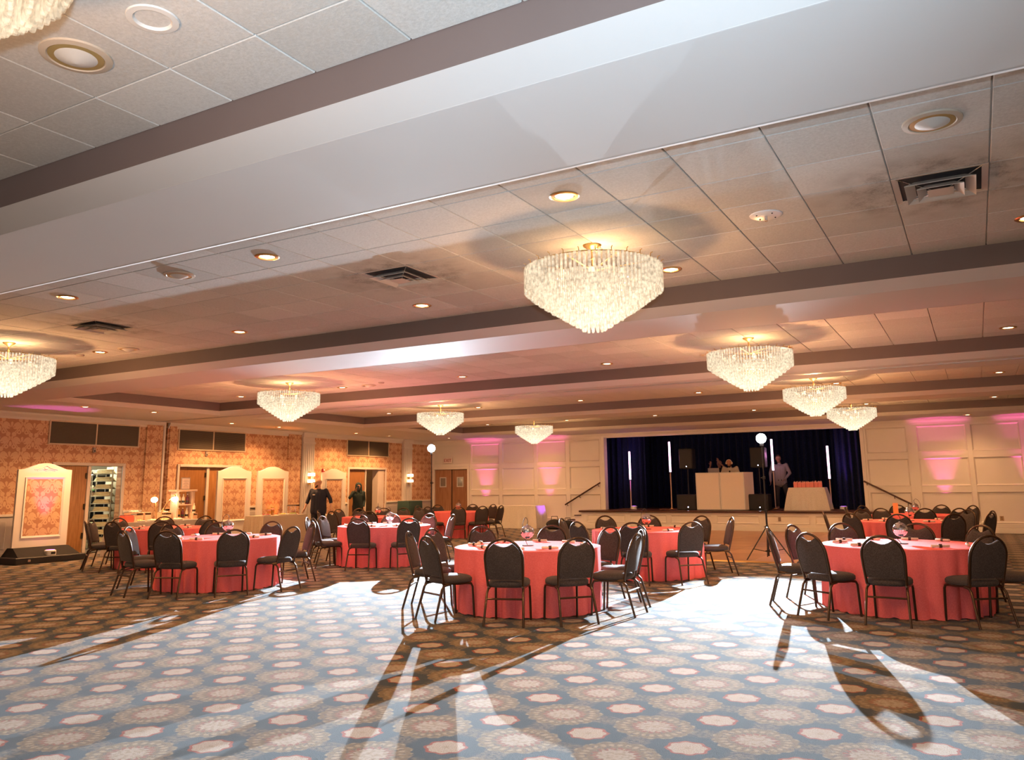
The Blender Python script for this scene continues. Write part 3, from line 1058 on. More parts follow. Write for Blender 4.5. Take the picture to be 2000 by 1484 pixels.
COFF = {1: 'second', 2: 'third', 3: 'fourth', 4: 'fifth'}
for k, y, xs, row in ((1, 5.19, (-2.465, -5.51, -8.555), 'near'), (1, 7.625, (0.58, -2.465, -5.51, -8.555, -11.6), 'far'), (2, 13.19, (0.58, -2.465, -5.51, -8.555, -11.6, -14.645), 'far'),
                      (3, 18.68, (0.58, -2.465, -5.51, -8.555, -11.6, -14.645), 'far'), (4, 24.2, (0.58, -2.465, -5.51, -8.555, -11.6, -14.645), 'far')):
    for i, x in enumerate(xs):
        downlight(x, y, ZT - 0.008, 'lit downlight, %s from the right in the %s row of the %s tiled coffer' % (ORD[i], row, COFF[k]))
for i, (x, y) in enumerate(((-16.95, 10.9), (-16.9, 12.6), (-18.13, 16.04), (-18.14, 17.85), (-18.24, 21.5), (-18.28, 23.35))):
    downlight(x, y, ZS, 'lit downlight in the soffit along the papered wall, %s from the left' % ORD[i])
for i, (x, y) in enumerate(((-17.4, 25.9), (-14.12, 26.1), (-0.07, 26.26))):
    downlight(x, y, ZS, 'lit downlight in the soffit along the panelled stage wall, %s from the left' % ORD[i])

# unlit can, speaker domes, detector discs, sprinkler cap
SPKW = mat('speaker_white', (0.66, 0.64, 0.60), 0.5)
SPKR = mat('speaker_ring', (0.56, 0.47, 0.37), 0.5)


def dome(x, y, r, label, cone=0.045):
    o = thing('ceiling_speaker', label, 'ceiling speaker', (x, y, ZT - 0.008), group='round ceiling speakers')
    q = MB(); q.lathe([(r * 0.74, 0.0), (r, 0.0), (r * 0.99, -0.010), (r * 0.80, -0.016), (r * 0.74, -0.004)], 32); q.build('rim', SPKR, o, True)
    q = MB(); q.lathe([(r * 0.70, -0.003), (r * 0.76, -0.003), (r * 0.76, -0.012), (r * 0.70, -0.014)], 32); q.build('brass_ring', mat('speaker_gold', (0.55, 0.42, 0.18), 0.4, metal=0.5), o, True)
    q = MB(); q.lathe([(0.0, -cone), (r * 0.25, -cone * 0.85), (r * 0.69, -0.006)], 32); q.build('grille', SPKW, o, True)
    return o


dome(-3.66, 2.16, 0.165, 'round ceiling speaker nearest the camera, beside the chandelier shadow')
dome(-0.03, 5.19, 0.165, 'round ceiling speaker at the top right, above the air diffuser')
dome(-6.73, 5.20, 0.15, 'round ceiling speaker between two downlights at the left')
dome(-3.69, 13.22, 0.15, 'round ceiling speaker left of the second right hand chandelier')
dome(-3.2, 19.0, 0.15, 'round ceiling speaker left of the third right hand chandelier')
dome(-11.0, 7.68, 0.15, 'round ceiling speaker beside the chandelier at the left edge')
dome(-10.9, 13.22, 0.15, 'round ceiling speaker right of the left middle chandelier')
o = thing('unlit_downlight', 'unlit white recessed can near the top left corner', 'downlight', (-3.06, 2.14, ZT - 0.008))
q = MB(); q.lathe([(0.075, 0.03), (0.085, 0.0), (0.115, -0.002), (0.112, -0.010), (0.085, -0.012), (0.076, 0.0), (0.072, 0.03)], 28); q.build('trim_ring', WHITEPLASTIC, o, True)
q = MB(); q.lathe([(0.0, 0.002), (0.074, 0.002)], 28); q.build('lamp_face', mat('frosted_lamp', (0.55, 0.50, 0.46), 0.4), o)
o = thing('ceiling_cover_plate', 'bright white disc with small bolts on the tiles right of the big chandelier', 'cover plate', (-1.27, 6.42, ZT - 0.008))
q = MB(); q.lathe([(0.0, -0.012), (0.11, -0.012), (0.125, -0.006), (0.128, 0.0)], 32); q.build('plate', mat('bright_white_enamel', (0.85, 0.85, 0.86), 0.3), o, True)
q = MB(); q.tube([(0, 0, -0.010), (0, 0, -0.05)], 0.012, 8); q.build('stud', CHROME, o, True)
for i in range(4):
    a = PI / 4 + i * PI / 2
    q = MB(); q.sphere((0.085 * math.cos(a), 0.085 * math.sin(a), -0.012), 0.007, 8, 6); q.build('bolt', HINGE, o)
for x, y, l in ((-12.1, 7.62, 'small flat detector on the tiles above the chandelier at the left edge'), (-10.4, 13.0, 'small flat detector right of the left middle chandelier')):
    q = MB(); q.lathe([(0.0, -0.022), (0.05, -0.022), (0.062, -0.010), (0.065, 0.0)], 20); tag(q.build('smoke_detector', mat('detector_grey', (0.35, 0.30, 0.26), 0.5), None, True, loc=(x, y, ZT - 0.008)), l, 'smoke detector', 'ceiling detectors')

VM = mat('diffuser_enamel', (0.58, 0.52, 0.46), 0.45)


def diffuser(x, y, label):
    o = thing('air_diffuser', label, 'air vent', (x, y, ZT), group='square air diffusers')

    def frame(r0, z0, r1, z1, nm):
        q = MB()
        a = [(-r0, -r0), (r0, -r0), (r0, r0), (-r0, r0)]
        b = [(-r1, -r1), (r1, -r1), (r1, r1), (-r1, r1)]
        vs = [(u, v, z0) for u, v in a] + [(u, v, z1) for u, v in b] + [(u, v, z0 + 0.004) for u, v in a] + [(u, v, z1 + 0.004) for u, v in b]
        fs = []
        for i in range(4):
            j = (i + 1) % 4
            fs += [(i, j, j + 4, i + 4), (i + 8, i + 12, j + 12, j + 8), (i, i + 8, j + 8, j), (i + 4, j + 4, j + 12, i + 12)]
        q.addm(vs, fs)
        q.build(nm, VM, o)
    q = MB(); q.box(-0.30, 0.30, -0.30, 0.30, 0.001, 0.006); q.build('throat', mat('duct_black', (0.03, 0.03, 0.035), 0.8), o)
    frame(0.302, -0.010, 0.262, -0.004, 'outer_rim')
    frame(0.225, -0.052, 0.16, -0.012, 'vane')
    frame(0.15, -0.066, 0.09, -0.026, 'vane')
    q = MB(); q.addm([(-0.085, -0.085, -0.06), (0.085, -0.085, -0.06), (0.085, 0.085, -0.06), (-0.085, 0.085, -0.06), (0, 0, -0.03)], [(0, 1, 4), (1, 2, 4), (2, 3, 4), (3, 0, 4), (3, 2, 1, 0)]); q.build('core', VM, o)
    for sx in (-1, 1):
        for sy in (-1, 1):
            q = MB(); q.tube([(sx * 0.05, sy * 0.05, -0.05), (sx * 0.28, sy * 0.28, 0.0)], 0.005, 5); q.build('stay', CHROME, o)


diffuser(-0.03, 6.41, 'sooty square air diffuser at the upper right')
diffuser(-4.90, 6.41, 'sooty square air diffuser left of the big chandelier')
diffuser(-9.77, 6.41, 'sooty square air diffuser at the left, above the downlights')


# ================================================================ CHANDELIERS
def chandelier_proto():
    o = thing('crystal_chandelier', 'x', 'chandelier', (0, 0, 0), group='tiered crystal chandeliers')
    q = MB(); q.lathe([(0.085, 0.0), (0.08, -0.012), (0.05, -0.03), (0.02, -0.05), (0.012, -0.06)], 16); q.build('canopy', BRASS, o, True)
    q = MB(); q.tube([(0, 0, -0.05), (0, 0, -0.24)], 0.012, 8); q.lathe([(0.0, -0.10), (0.022, -0.115), (0.022, -0.13), (0.0, -0.145)], 10); q.build('stem', BRASS, o, True)
    tiers = 10
    fr = MB()
    rnd = random.Random(3)
    for k in range(tiers):
        R = 0.60 - 0.50 * k / (tiers - 1)
        zb = -0.445 - 0.335 * (k / (tiers - 1)) ** 0.92
        ln = 0.225 if k == 0 else 0.15
        zt = zb + ln
        n = max(12, int(2 * PI * R / 0.040))
        q = MB()
        for i in range(n):
            w = 2 * PI * i / n
            c = (R * math.cos(w), R * math.sin(w))
            r = 0.0145
            j = rnd.uniform(-0.006, 0.006)
            vs, fs = [], []
            for z, rr in ((zt + j, r), (zb + 0.012 + j, r), (zb + j, r * 0.72)):
                for t in range(6):
                    a = 2 * PI * t / 6 + w
                    vs.append((c[0] + rr * math.cos(a), c[1] + rr * math.sin(a), z))
            for l in range(2):
                for t in range(6):
                    t2 = (t + 1) % 6
                    fs.append((l * 6 + t, l * 6 + t2, l * 6 + 6 + t2, l * 6 + 6 + t))
            q.addm(vs, fs)
        stuff(q.build('crystal_tier', CRYSTAL, o))
        ring = [(R * 0.97 * math.cos(2 * PI * i / 40), R * 0.97 * math.sin(2 * PI * i / 40), zt + 0.004) for i in range(40)]
        q2 = MB(); q2.tube(ring, 0.006, 5, closed=True); q2.build('frame_ring', BRASS, o, True)
    q = MB()
    for i in range(8):
        a = 2 * PI * i / 8
        q.tube([(0, 0, -0.235), (0.58 * math.cos(a), 0.58 * math.sin(a), -0.222)], 0.006, 5)
    q.build('spokes', BRASS, o)
    for i in range(28):      # little hooks standing on the top ring
        a = 2 * PI * i / 28
        q = None
    hk = MB()
    for i in range(28):
        a = 2 * PI * i / 28
        hk.tube([(0.60 * math.cos(a), 0.60 * math.sin(a), -0.222), (0.605 * math.cos(a), 0.605 * math.sin(a), -0.195), (0.625 * math.cos(a), 0.625 * math.sin(a), -0.19)], 0.004, 4)
    stuff(hk.build('hooks', BRASS, o))
    for i in range(8):
        a = 2 * PI * (i + 0.5) / 8
        q = MB(); q.sphere((0.36 * math.cos(a), 0.36 * math.sin(a), -0.33), (0.03, 0.03, 0.045), 10, 8); q.build('bulb', BULB, o, True)
    for i in range(4):
        a = 2 * PI * i / 4
        q = MB(); q.sphere((0.15 * math.cos(a), 0.15 * math.sin(a), -0.45), (0.03, 0.03, 0.045), 10, 8); q.build('bulb', BULB, o, True)
    return o


CH_IN = bpy.data.lights.new('chandelier_glow', 'POINT'); CH_IN.energy = W_CHAND * 0.04; CH_IN.color = WARM; CH_IN.shadow_soft_size = 0.12
CH_UP = bpy.data.lights.new('chandelier_uplight', 'POINT'); CH_UP.energy = W_CHAND * 0.05; CH_UP.color = (1.0, 0.60, 0.28); CH_UP.shadow_soft_size = 0.10
CH_LOW = bpy.data.lights.new('chandelier_fill', 'POINT'); CH_LOW.energy = W_CHAND * 0.75; CH_LOW.color = WARM; CH_LOW.shadow_soft_size = 0.06  # added fill hanging free below the chandelier, brightens soffits and walls
CH = [(-2.80, 6.45, 'large crystal chandelier nearest the camera at the upper centre'), (-2.80, 0.92, 'crystal chandelier cut off by the top left corner'),
      (-2.75, 12.0, 'second crystal chandelier of the right hand row, above the right stage strobe'), (-2.75, 17.5, 'third crystal chandelier of the right hand row, before the stage'), (-2.72, 23.0, 'farthest crystal chandelier of the right hand row, over the stage edge'),
      (-11.93, 6.44, 'crystal chandelier cut off by the left edge'), (-11.95, 12.0, 'crystal chandelier left of centre, over the papered wall'), (-12.1, 17.6, 'small looking crystal chandelier above the left strobe'), (-12.35, 23.3, 'farthest crystal chandelier of the left row, before the panelled wall')]
proto = chandelier_proto()
for i, (x, y, lab) in enumerate(CH):
    o = proto if i == 0 else copy_tree(proto)
    o.location = (x, y, ZT - 0.008)
    o['label'] = lab
    for d, z in ((CH_IN, -0.40), (CH_UP, -0.15), (CH_LOW, -0.96)):
        if i == 1 and d is CH_LOW:
            continue
        l = bpy.data.objects.new(d.name, d); COL.objects.link(l); l.parent = o; l.location = (0.05 if d is CH_UP else 0, 0, z)


# ================================================================ STROBES ON STANDS
def strobe(x, y, z, label, aim, rot, spread, power=1.0):
    o = thing('strobe_stand', label, 'studio flash', (x, y, 0), rot, group='studio strobes on light stands')
    for i in range(3):
        a = 2 * PI * i / 3
        q = MB(); q.tube([(0.03 * math.cos(a), 0.03 * math.sin(a), 0.62), (0.50 * math.cos(a), 0.50 * math.sin(a), 0.012)], 0.011, 6); q.build('leg', BLACK, o, True)
        q = MB(); q.tube([(0.02 * math.cos(a), 0.02 * math.sin(a), 0.16), (0.33 * math.cos(a), 0.33 * math.sin(a), 0.225)], 0.008, 6); q.build('brace', BLACK, o, True)
    q = MB(); q.tube([(0, 0, 0.08), (0, 0, 0.95), (0, 0, 0.951), (0, 0, 1.6), (0, 0, 1.601), (0, 0, z - 0.15)], [0.019, 0.019, 0.015, 0.015, 0.011, 0.011], 10); q.build('pole', BLACK, o, True)
    for zz in (0.18, 0.64, 0.95, 1.6):
        q = MB(); q.lathe([(0.02, -0.03), (0.03, -0.025), (0.03, 0.025), (0.02, 0.03)], 12, (0, 0, zz)); q.tube([(0.02, 0, zz), (0.065, 0, zz)], 0.009, 6); q.build('clamp', BLACK, o, True)
    v = Vector(aim).normalized()
    v.rotate(Euler((0, 0, -rot)))
    q = MB(); q.bbox(-0.03, 0.03, -0.03, 0.03, z - 0.17, z - 0.06, 0.008); q.build('swivel', BLACK, o)
    mt = Matrix.Translation((0, 0, z)) @ v.to_track_quat('Z', 'Y').to_matrix().to_4x4()
    q = MB(); q.bbox(-0.045, 0.045, -0.035, 0.035, -0.16, -0.02, 0.01, mt); q.build('flash_body', BLACK, o)
    q = MB(); q.lathe([(0.045, -0.02), (0.075, 0.0), (0.085, 0.03)], 20, mtx=mt); q.build('reflector', CHROME, o, True)
    q = MB(); q.sphere((0, 0, 0.05), (0.10, 0.10, 0.075), 20, 12, mt); q.build('glare_dome', emat('flash_dome', (0.93, 0.97, 1.0), 40.0), o, True)  # oversize glowing dome added to give the flash its disc of glare
    l = lamp('strobe_light', 'SPOT', (0, 0, 0), W_STROBE * power, FLASH, aim=tuple(v), size=50, blend=0.9, radius=0.02, parent=o)
    l.scale = (spread, 1.0, 1.0)
    l.location = Vector((0, 0, z)) + v * 0.16
    return o


strobe(-12.2, 17.35, 2.49, 'blinding strobe on a black stand before the double doors', (0.48, -0.87, -0.235), 0.3, 1.2)
strobe(-3.73, 16.85, 2.40, 'blinding strobe on a black tripod on the dance floor', (0.19, -1.0, -0.29), -2.35, 0.95, 0.75)

# ================================================================ TABLES
TABLES = [('T1', -5.05, 9.30, 'front centre'), ('T2', -0.88, 11.15, 'front right'), ('T3', -10.6, 9.25, 'front left'), ('T4', -10.5, 13.3, 'middle left'), ('T5', -4.95, 13.35, 'middle right'),
          ('T6', -1.2, 17.6, 'second right hand'), ('T7', -14.4, 11.2, 'buffet side left'), ('T8', -13.8, 17.2, 'left rear'), ('T9', -13.9, 21.2, 'double door side'), ('T10', -1.3, 20.9, 'farthest right')]
RT, ZTAB = 0.915, 0.752


def cloth_mesh(seed, R=RT, H=ZTAB):
    rnd = random.Random(seed)
    n, rows = 168, 12
    ph = [rnd.uniform(0, 2 * PI) for _ in range(5)]
    fr = [rnd.choice((9, 10, 11)), rnd.choice((14, 16, 18)), rnd.choice((30, 34)), 4, rnd.choice((31, 35))]
    vs, fs = [(0, 0, H)], []
    rings = [(0.4, None), (0.8, None), (0.985, None)]
    for s, _ in rings:
        for k in range(n):
            w = 2 * PI * k / n
            vs.append((R * s * math.cos(w), R * s * math.sin(w), H))
    for j in range(rows + 1):
        t = j / rows
        z = H - 0.006 - (H - 0.010) * t
        for k in range(n):
            w = 2 * PI * k / n
            f = 0.55 * (abs(math.sin(fr[2] * 0.5 * w + ph[0])) ** 0.6 - 1) + 0.45 * (abs(math.sin(fr[1] * 0.5 * w + ph[1] + 0.3 * t)) ** 0.7 - 1)
            amp = 0.008 + 0.085 * t ** 0.65
            f = f * amp + 0.012 * t * math.sin(fr[3] * w + ph[3]) + 0.006 * t * t * math.sin(fr[4] * w + ph[4] + 2 * t)
            r = R + 0.010 + 0.020 * t + f
            zz = z + (0.012 * math.sin(fr[2] * w + ph[4]) * (1 if j == rows else 0) if j == rows else 0)
            vs.append((r * math.cos(w), r * math.sin(w), max(0.003, zz)))
    for k in range(n):
        fs.append((0, 1 + k, 1 + (k + 1) % n))
    for j in range(len(rings) + rows):
        for k in range(n):
            a = 1 + j * n + k
            b = 1 + j * n + (k + 1) % n
            fs.append((a, a + n, b + n, b))
    return MB().addm(vs, fs).mesh('tablecloth', CORAL, True, 60)


top_m = MB().lathe([(0.0, 0.715), (0.88, 0.715), (0.90, 0.72), (0.90, 0.735), (0.88, 0.742), (0.0, 0.742)], 32).mesh('tabletop', mat('plywood', (0.42, 0.28, 0.15), 0.6))
leg_m = MB().tube([(0, 0, 0.0), (0, 0, 0.715)], 0.016, 8).mesh('leg', CHROME, True)

# ---- chairs
def chair_proto():
    o = thing('banquet_chair', 'x', 'chair')
    # seat cushion: rounded outline, layered edge
    def outline(sx, sy, n=28, e=3.4):
        pts = []
        for i in range(n):
            w = 2 * PI * i / n
            c, s = math.cos(w), math.sin(w)
            pts.append((sx * math.copysign(abs(c) ** (2 / e), c) * (1.0 + 0.05 * s), sy * math.copysign(abs(s) ** (2 / e), s)))
        return pts
    q = MB()
    vs, fs = [], []
    lay = [(0.400, 0.05), (0.398, 0.02), (0.412, 0.0), (0.448, 0.0), (0.468, 0.016), (0.480, 0.05), (0.487, 0.11)]
    n = 28
    for z, ins in lay:
        for u, v in outline(0.222 - ins, 0.222 - ins):
            vs.append((u, v + 0.01, z))
    for l in range(len(lay) - 1):
        for i in range(n):
            j = (i + 1) % n
            fs.append((l * n + i, l * n + j, l * n + n + j, l * n + n + i))
    fs.append(tuple(range(n - 1, -1, -1)))
    fs.append(tuple((len(lay) - 1) * n + i for i in range(n)))
    q.addm(vs, fs).build('seat', FABRIC, o, True, 60)
    # backrest plane: (u, v) with v up the reclined back
    B = Vector((0, -0.205, 0.445))
    T = Vector((0, -0.235, 0.972)).normalized()
    N = Vector((0, T.z, -T.y))

    def W(u, v, d=0.0):
        return B + T * v + N * d + Vector((u, 0, 0))
    # panel outline with a scooped top
    pts = [(-0.187, 0.045), (0.187, 0.045), (0.196, 0.16), (0.199, 0.28)]
    for i in range(1, 7):
        a = i * math.radians(58) / 6
        pts.append((0.199 * math.cos(a), 0.28 + 0.195 * math.sin(a)))
    xe, ye = pts[-1]
    for i in range(1, 6):
        t = i / 6
        pts.append((xe * (1 - 2 * t), ye - 0.040 * math.sin(PI * t)))
    pts += [(-u, v) for u, v in reversed(pts[2:10])]
    q = MB()
    n = len(pts)
    cu = sum(p[0] for p in pts) / n
    cv = 0.24
    vs, fs = [], []
    for d, k in ((-0.016, 0.94), (-0.012, 1.0), (0.014, 1.0), (0.030, 0.93), (0.040, 0.70)):
        for u, v in pts:
            vs.append(W(cu + (u - cu) * k, cv + (v - cv) * k, d))
    for l in range(4):
        for i in range(n):
            j = (i + 1) % n
            fs.append((l * n + i, l * n + j, l * n + n + j, l * n + n + i))
    c0, c1 = len(vs), len(vs) + 1
    vs += [W(0, cv, -0.018), W(0, cv, 0.043)]
    for i in range(n):
        j = (i + 1) % n
        fs.append((c0, j, i))
        fs.append((c1, 4 * n + i, 4 * n + j))
    q.addm(vs, fs).build('backrest', FABRIC, o, True, 55)
    # arched tube of the back
    fr = [W(-0.196, -0.03), W(-0.203, 0.08), W(-0.210, 0.18), W(-0.213, 0.28)]
    for i in range(1, 16):
        a = PI - PI * i / 16
        fr.append(W(0.213 * math.cos(a), 0.28 + 0.215 * math.sin(a)))
    fr += [W(0.213, 0.28), W(0.210, 0.18), W(0.203, 0.08), W(0.196, -0.03)]
    q = MB(); q.tube(fr, 0.0145, 8); q.build('back_frame', CHAIRMETAL, o, True, 60)
    q = MB()
    for s in (-1, 1):
        q.tube([(s * 0.19, -0.21, 0.405), (s * 0.195, 0.0, 0.392), (s * 0.195, 0.17, 0.392)], 0.012, 6)
    q.tube([(-0.195, 0.17, 0.392), (0.195, 0.17, 0.392)], 0.011, 6)
    q.build('seat_frame', CHAIRMETAL, o, True, 60)
    for s in (-1, 1):
        q = MB(); q.tube([(s * 0.195, -0.12, 0.392), (s * 0.198, -0.19, 0.382), (s * 0.202, -0.225, 0.345), (s * 0.222, -0.325, 0.0)], 0.0135, 8); q.build('leg', CHAIRMETAL, o, True, 60)
        q = MB(); q.tube([(s * 0.195, 0.12, 0.392), (s * 0.197, 0.175, 0.385), (s * 0.199, 0.195, 0.35), (s * 0.203, 0.215, 0.0)], 0.0135, 8); q.build('leg', CHAIRMETAL, o, True, 60)
    q = MB(); q.tube([(-0.205, -0.243, 0.285), (0.205, -0.243, 0.285)], 0.0105, 6); q.build('stretcher', CHAIRMETAL, o, True, 60)
    return o


CHAIRS = {
    'T1': [(-158, 1.5), (176, 1.5), (-114, 1.43), (-72, 1.43), (-39, 1.43), (0, 1.43), (33, 1.43), (66, 1.4), (105, 1.5), (144, 1.5)],
    'T2': [(-126, 1.45), (-93, 1.43), (-50, 1.4), (-12, 1.4), (54, 1.4), (86, 1.45), (123, 1.5), (157, 1.45), (-172, 1.5)],
    'T3': [(-150, 1.42), (-101, 1.5), (-68, 1.5), (-33, 1.43), (3, 1.43), (57, 1.43), (105, 1.5), (141, 1.43), (173, 1.4)],
    'T4': [(-171, 1.43), (-146, 1.5), (-122, 1.4), (-72, 1.4), (-33, 1.43), (51, 1.4), (87, 1.43), (123, 1.43), (150, 1.43)],
    'T5': [(-168, 1.43), (-114, 1.5), (-78, 1.43), (-42, 1.43), (30, 1.4), (67, 1.4), (108, 1.43), (140, 1.5)],
    'T6': [(-174, 1.5), (-126, 1.5), (-93, 1.5), (-60, 1.5), (-24, 1.43), (20, 1.43), (48, 1.4), (132, 1.43)],
    'T7': [(-178, 1.43), (-145, 1.43), (-117, 1.43), (-78, 1.4), (-42, 1.43), (-6, 1.43), (111, 1.43), (144, 1.43)],
    'T8': [(-147, 1.5), (-102, 1.43), (-60, 1.5), (78, 1.43), (100, 1.43), (122, 1.5), (149, 1.43), (175, 1.43)],
    'T9': [(-177, 1.43), (-93, 1.43), (-57, 1.43), (-28, 1.43), (3, 1.43), (75, 1.43), (105, 1.4), (150, 1.43)],
    'T10': [(-165, 1.43), (-114, 1.43), (-80, 1.43), (-52, 1.43), (42, 1.5), (72, 1.5), (108, 1.43), (147, 1.4)],
}
cp = chair_proto()
first = True
cloths = [cloth_mesh(11 + 3 * i) for i in range(4)]


def sx(x, y, z=0.93):
    """how far right something stands as the camera sees it (for ordering words only)"""
    v = Vector((x, y, z - EYE))
    return v.dot(right) / v.dot(fwd)


ball_m = []
q = MB()
nb, mb_ = 22, 14
for i in range(mb_):
    t0, t1 = -PI / 2 + PI * i / mb_, -PI / 2 + PI * (i + 1) / mb_
    cnt = max(4, int(nb * math.cos((t0 + t1) / 2)))
    for k in range(cnt):
        w0, w1 = 2 * PI * k / cnt + 0.02, 2 * PI * (k + 1) / cnt - 0.02
        e = 0.012
        jr = random.uniform(0.995, 1.01)
        vs = [(0.086 * jr * math.cos(t) * math.cos(w), 0.086 * jr * math.cos(t) * math.sin(w), 0.086 * jr * math.sin(t)) for t, w in ((t0 + e, w0), (t0 + e, w1), (t1 - e, w1), (t1 - e, w0))]
        q.addm(vs, [(0, 1, 2, 3)])
MIR_M = q.mesh('mirror_facets', MIRROR)
CORE_M = MB().sphere((0, 0, 0), 0.0835, 24, 16).mesh('ball', mat('ball_core', (0.35, 0.35, 0.37), 0.3, metal=0.6), True)


def centerpiece(x, y, label, rot):
    o = thing('mirror_ball_centerpiece', label, 'mirror ball', (x, y, ZTAB + 0.001), rot, group='mirror ball centrepieces')
    q = MB(); q.lathe([(0.0, 0.0), (0.075, 0.0), (0.078, 0.004), (0.075, 0.007), (0.0, 0.007)], 24); q.build('stand_base', BLACK, o, True)
    pts = [(0.0, 0.0, 0.005), (-0.035, 0, 0.05), (-0.085, 0, 0.11), (-0.115, 0, 0.18), (-0.11, 0, 0.25), (-0.08, 0, 0.315), (-0.04, 0, 0.345), (-0.005, 0, 0.335), (0.012, 0, 0.30), (0.0, 0, 0.268)]
    sm = []
    for i in range(len(pts) - 1):
        p0, p1, p2, p3 = [Vector(pts[max(0, min(len(pts) - 1, i + d))]) for d in (-1, 0, 1, 2)]
        for t in (0, 0.33, 0.66):
            sm.append(0.5 * ((2 * p1) + (-p0 + p2) * t + (2 * p0 - 5 * p1 + 4 * p2 - p3) * t * t + (-p0 + 3 * p1 - 3 * p2 + p3) * t ** 3))
    sm.append(Vector(pts[-1]))
    q = MB(); q.tube(sm, 0.0038, 6); q.build('stand_wire', BLACK, o, True)
    b = link('ball', CORE_M, o, (0, 0, 0.168))
    stuff(link('mirror_facets', MIR_M, b))
    q = MB(); q.lathe([(0.012, 0.0), (0.012, 0.012), (0.004, 0.016)], 10, (0, 0, 0.25)); q.build('cap', CHROME, o, True)


roll_m = MB().tube([(-0.10, 0, 0.017), (-0.098, 0, 0.017), (0.098, 0, 0.017), (0.10, 0, 0.017)], [0.011, 0.0165, 0.0165, 0.011], 10).mesh('napkin', mat('cream_napkin', (0.74, 0.66, 0.56), 0.85, noise=0.05), True)
tie_m = MB().tube([(-0.016, 0, 0.017), (0.016, 0, 0.017)], 0.019, 10).bbox(-0.02, 0.02, -0.012, 0.012, 0.033, 0.042, 0.004).mesh('tie', mat('dark_ribbon', (0.06, 0.045, 0.04), 0.6), True, 40)

for ti, (tn, tx, ty, tw) in enumerate(TABLES):
    r = thing('round_table', 'round folding table standing under the coral cloth of the %s table' % tw, 'table', (tx, ty, 0), group='round folding tables')
    link('tabletop', top_m, r)
    for k in range(4):
        a = PI / 4 + k * PI / 2
        link('leg', leg_m, r, (0.6 * math.cos(a), 0.6 * math.sin(a), 0))
    c = link('tablecloth', cloths[ti % 4], None, (tx, ty, 0))
    c.rotation_euler = (0, 0, ti * 1.3)
    tag(c, 'floor length coral cloth on the %s round table' % tw, 'tablecloth', 'coral round tablecloths')
    # chairs, named in the order the eye meets them from left to right
    lst = []
    for a, rr in CHAIRS[tn]:
        w = math.radians(a)
        rnd = random.Random(int(a * 7 + ti * 1000))
        d = rr + 0.05 - 0.315
        x, y = tx + d * math.cos(w), ty + d * math.sin(w)
        lst.append((sx(tx + rr * math.cos(w), ty + rr * math.sin(w)), x, y, w + PI / 2 + rnd.uniform(-0.06, 0.06), w))
    lst.sort()
    away = math.atan2(ty, tx)
    for i, (_, x, y, rz, w) in enumerate(lst):
        o = cp if first else copy_tree(cp)
        first = False
        o.location = (x, y, 0)
        o.rotation_euler = (0, 0, rz)
        dd = math.cos(w - away)
        view = 'seen from behind' if dd < -0.45 else ('facing the camera' if dd > 0.45 else 'seen from the side')
        o['label'] = 'brown chair %s, %s from left at the %s coral table' % (view, ORD[i], tw)
        o['group'] = 'banquet chairs at the coral tables'
    off = {'T1': (0.0, 0.0), 'T4': (0.1, 0.05), 'T3': (-0.05, 0.2)}.get(tn, (0, 0))
    if tn != 'T7':
        centerpiece(tx + off[0], ty + off[1], 'mirror ball on a black wire stand in the middle of the %s table' % tw, -0.5 + 0.4 * ti)
    if tn not in ('T8', 'T9', 'T10'):
        rolls = []
        for a, rr in CHAIRS[tn]:
            w = math.radians(a)
            rnd = random.Random(int(a * 3 + ti))
            rad = rnd.uniform(0.68, 0.76)
            rolls.append((sx(tx + rad * math.cos(w), ty + rad * math.sin(w)), tx + rad * math.cos(w), ty + rad * math.sin(w), rnd.uniform(-0.6, 0.6) + w + (PI / 2 if rnd.random() < 0.75 else 0)))
        rolls.sort()
        for i, (_, x, y, rz) in enumerate(rolls):
            o = thing('napkin_roll', 'cream napkin roll with dark tie, %s from the left on the %s table' % (ORD[i], tw), 'napkin', (x, y, ZTAB + 0.001), rz, 'napkin rolls on the coral tables')
            link('napkin', roll_m, o)
            link('tie', tie_m, o)

# ================================================================ ARCHED SCREENS ALONG THE PAPERED WALL
SCREENP = mat('screen_white_paint', (0.66, 0.62, 0.57), 0.5, noise=0.02)


def arch(w, z0, zs, zt, n=18):
    """outline with square shoulders and a swelling arch between them"""
    pts = [(-w, z0), (w, z0), (w, zs)]
    s = w * 0.80
    for i in range(n + 1):
        t = i / n
        u = s * (1 - 2 * t)
        pts.append((u, zs + 0.012 + (zt - zs - 0.012) * (math.sin(PI * t) ** 1.25)))
    pts.append((-w, zs))
    return pts


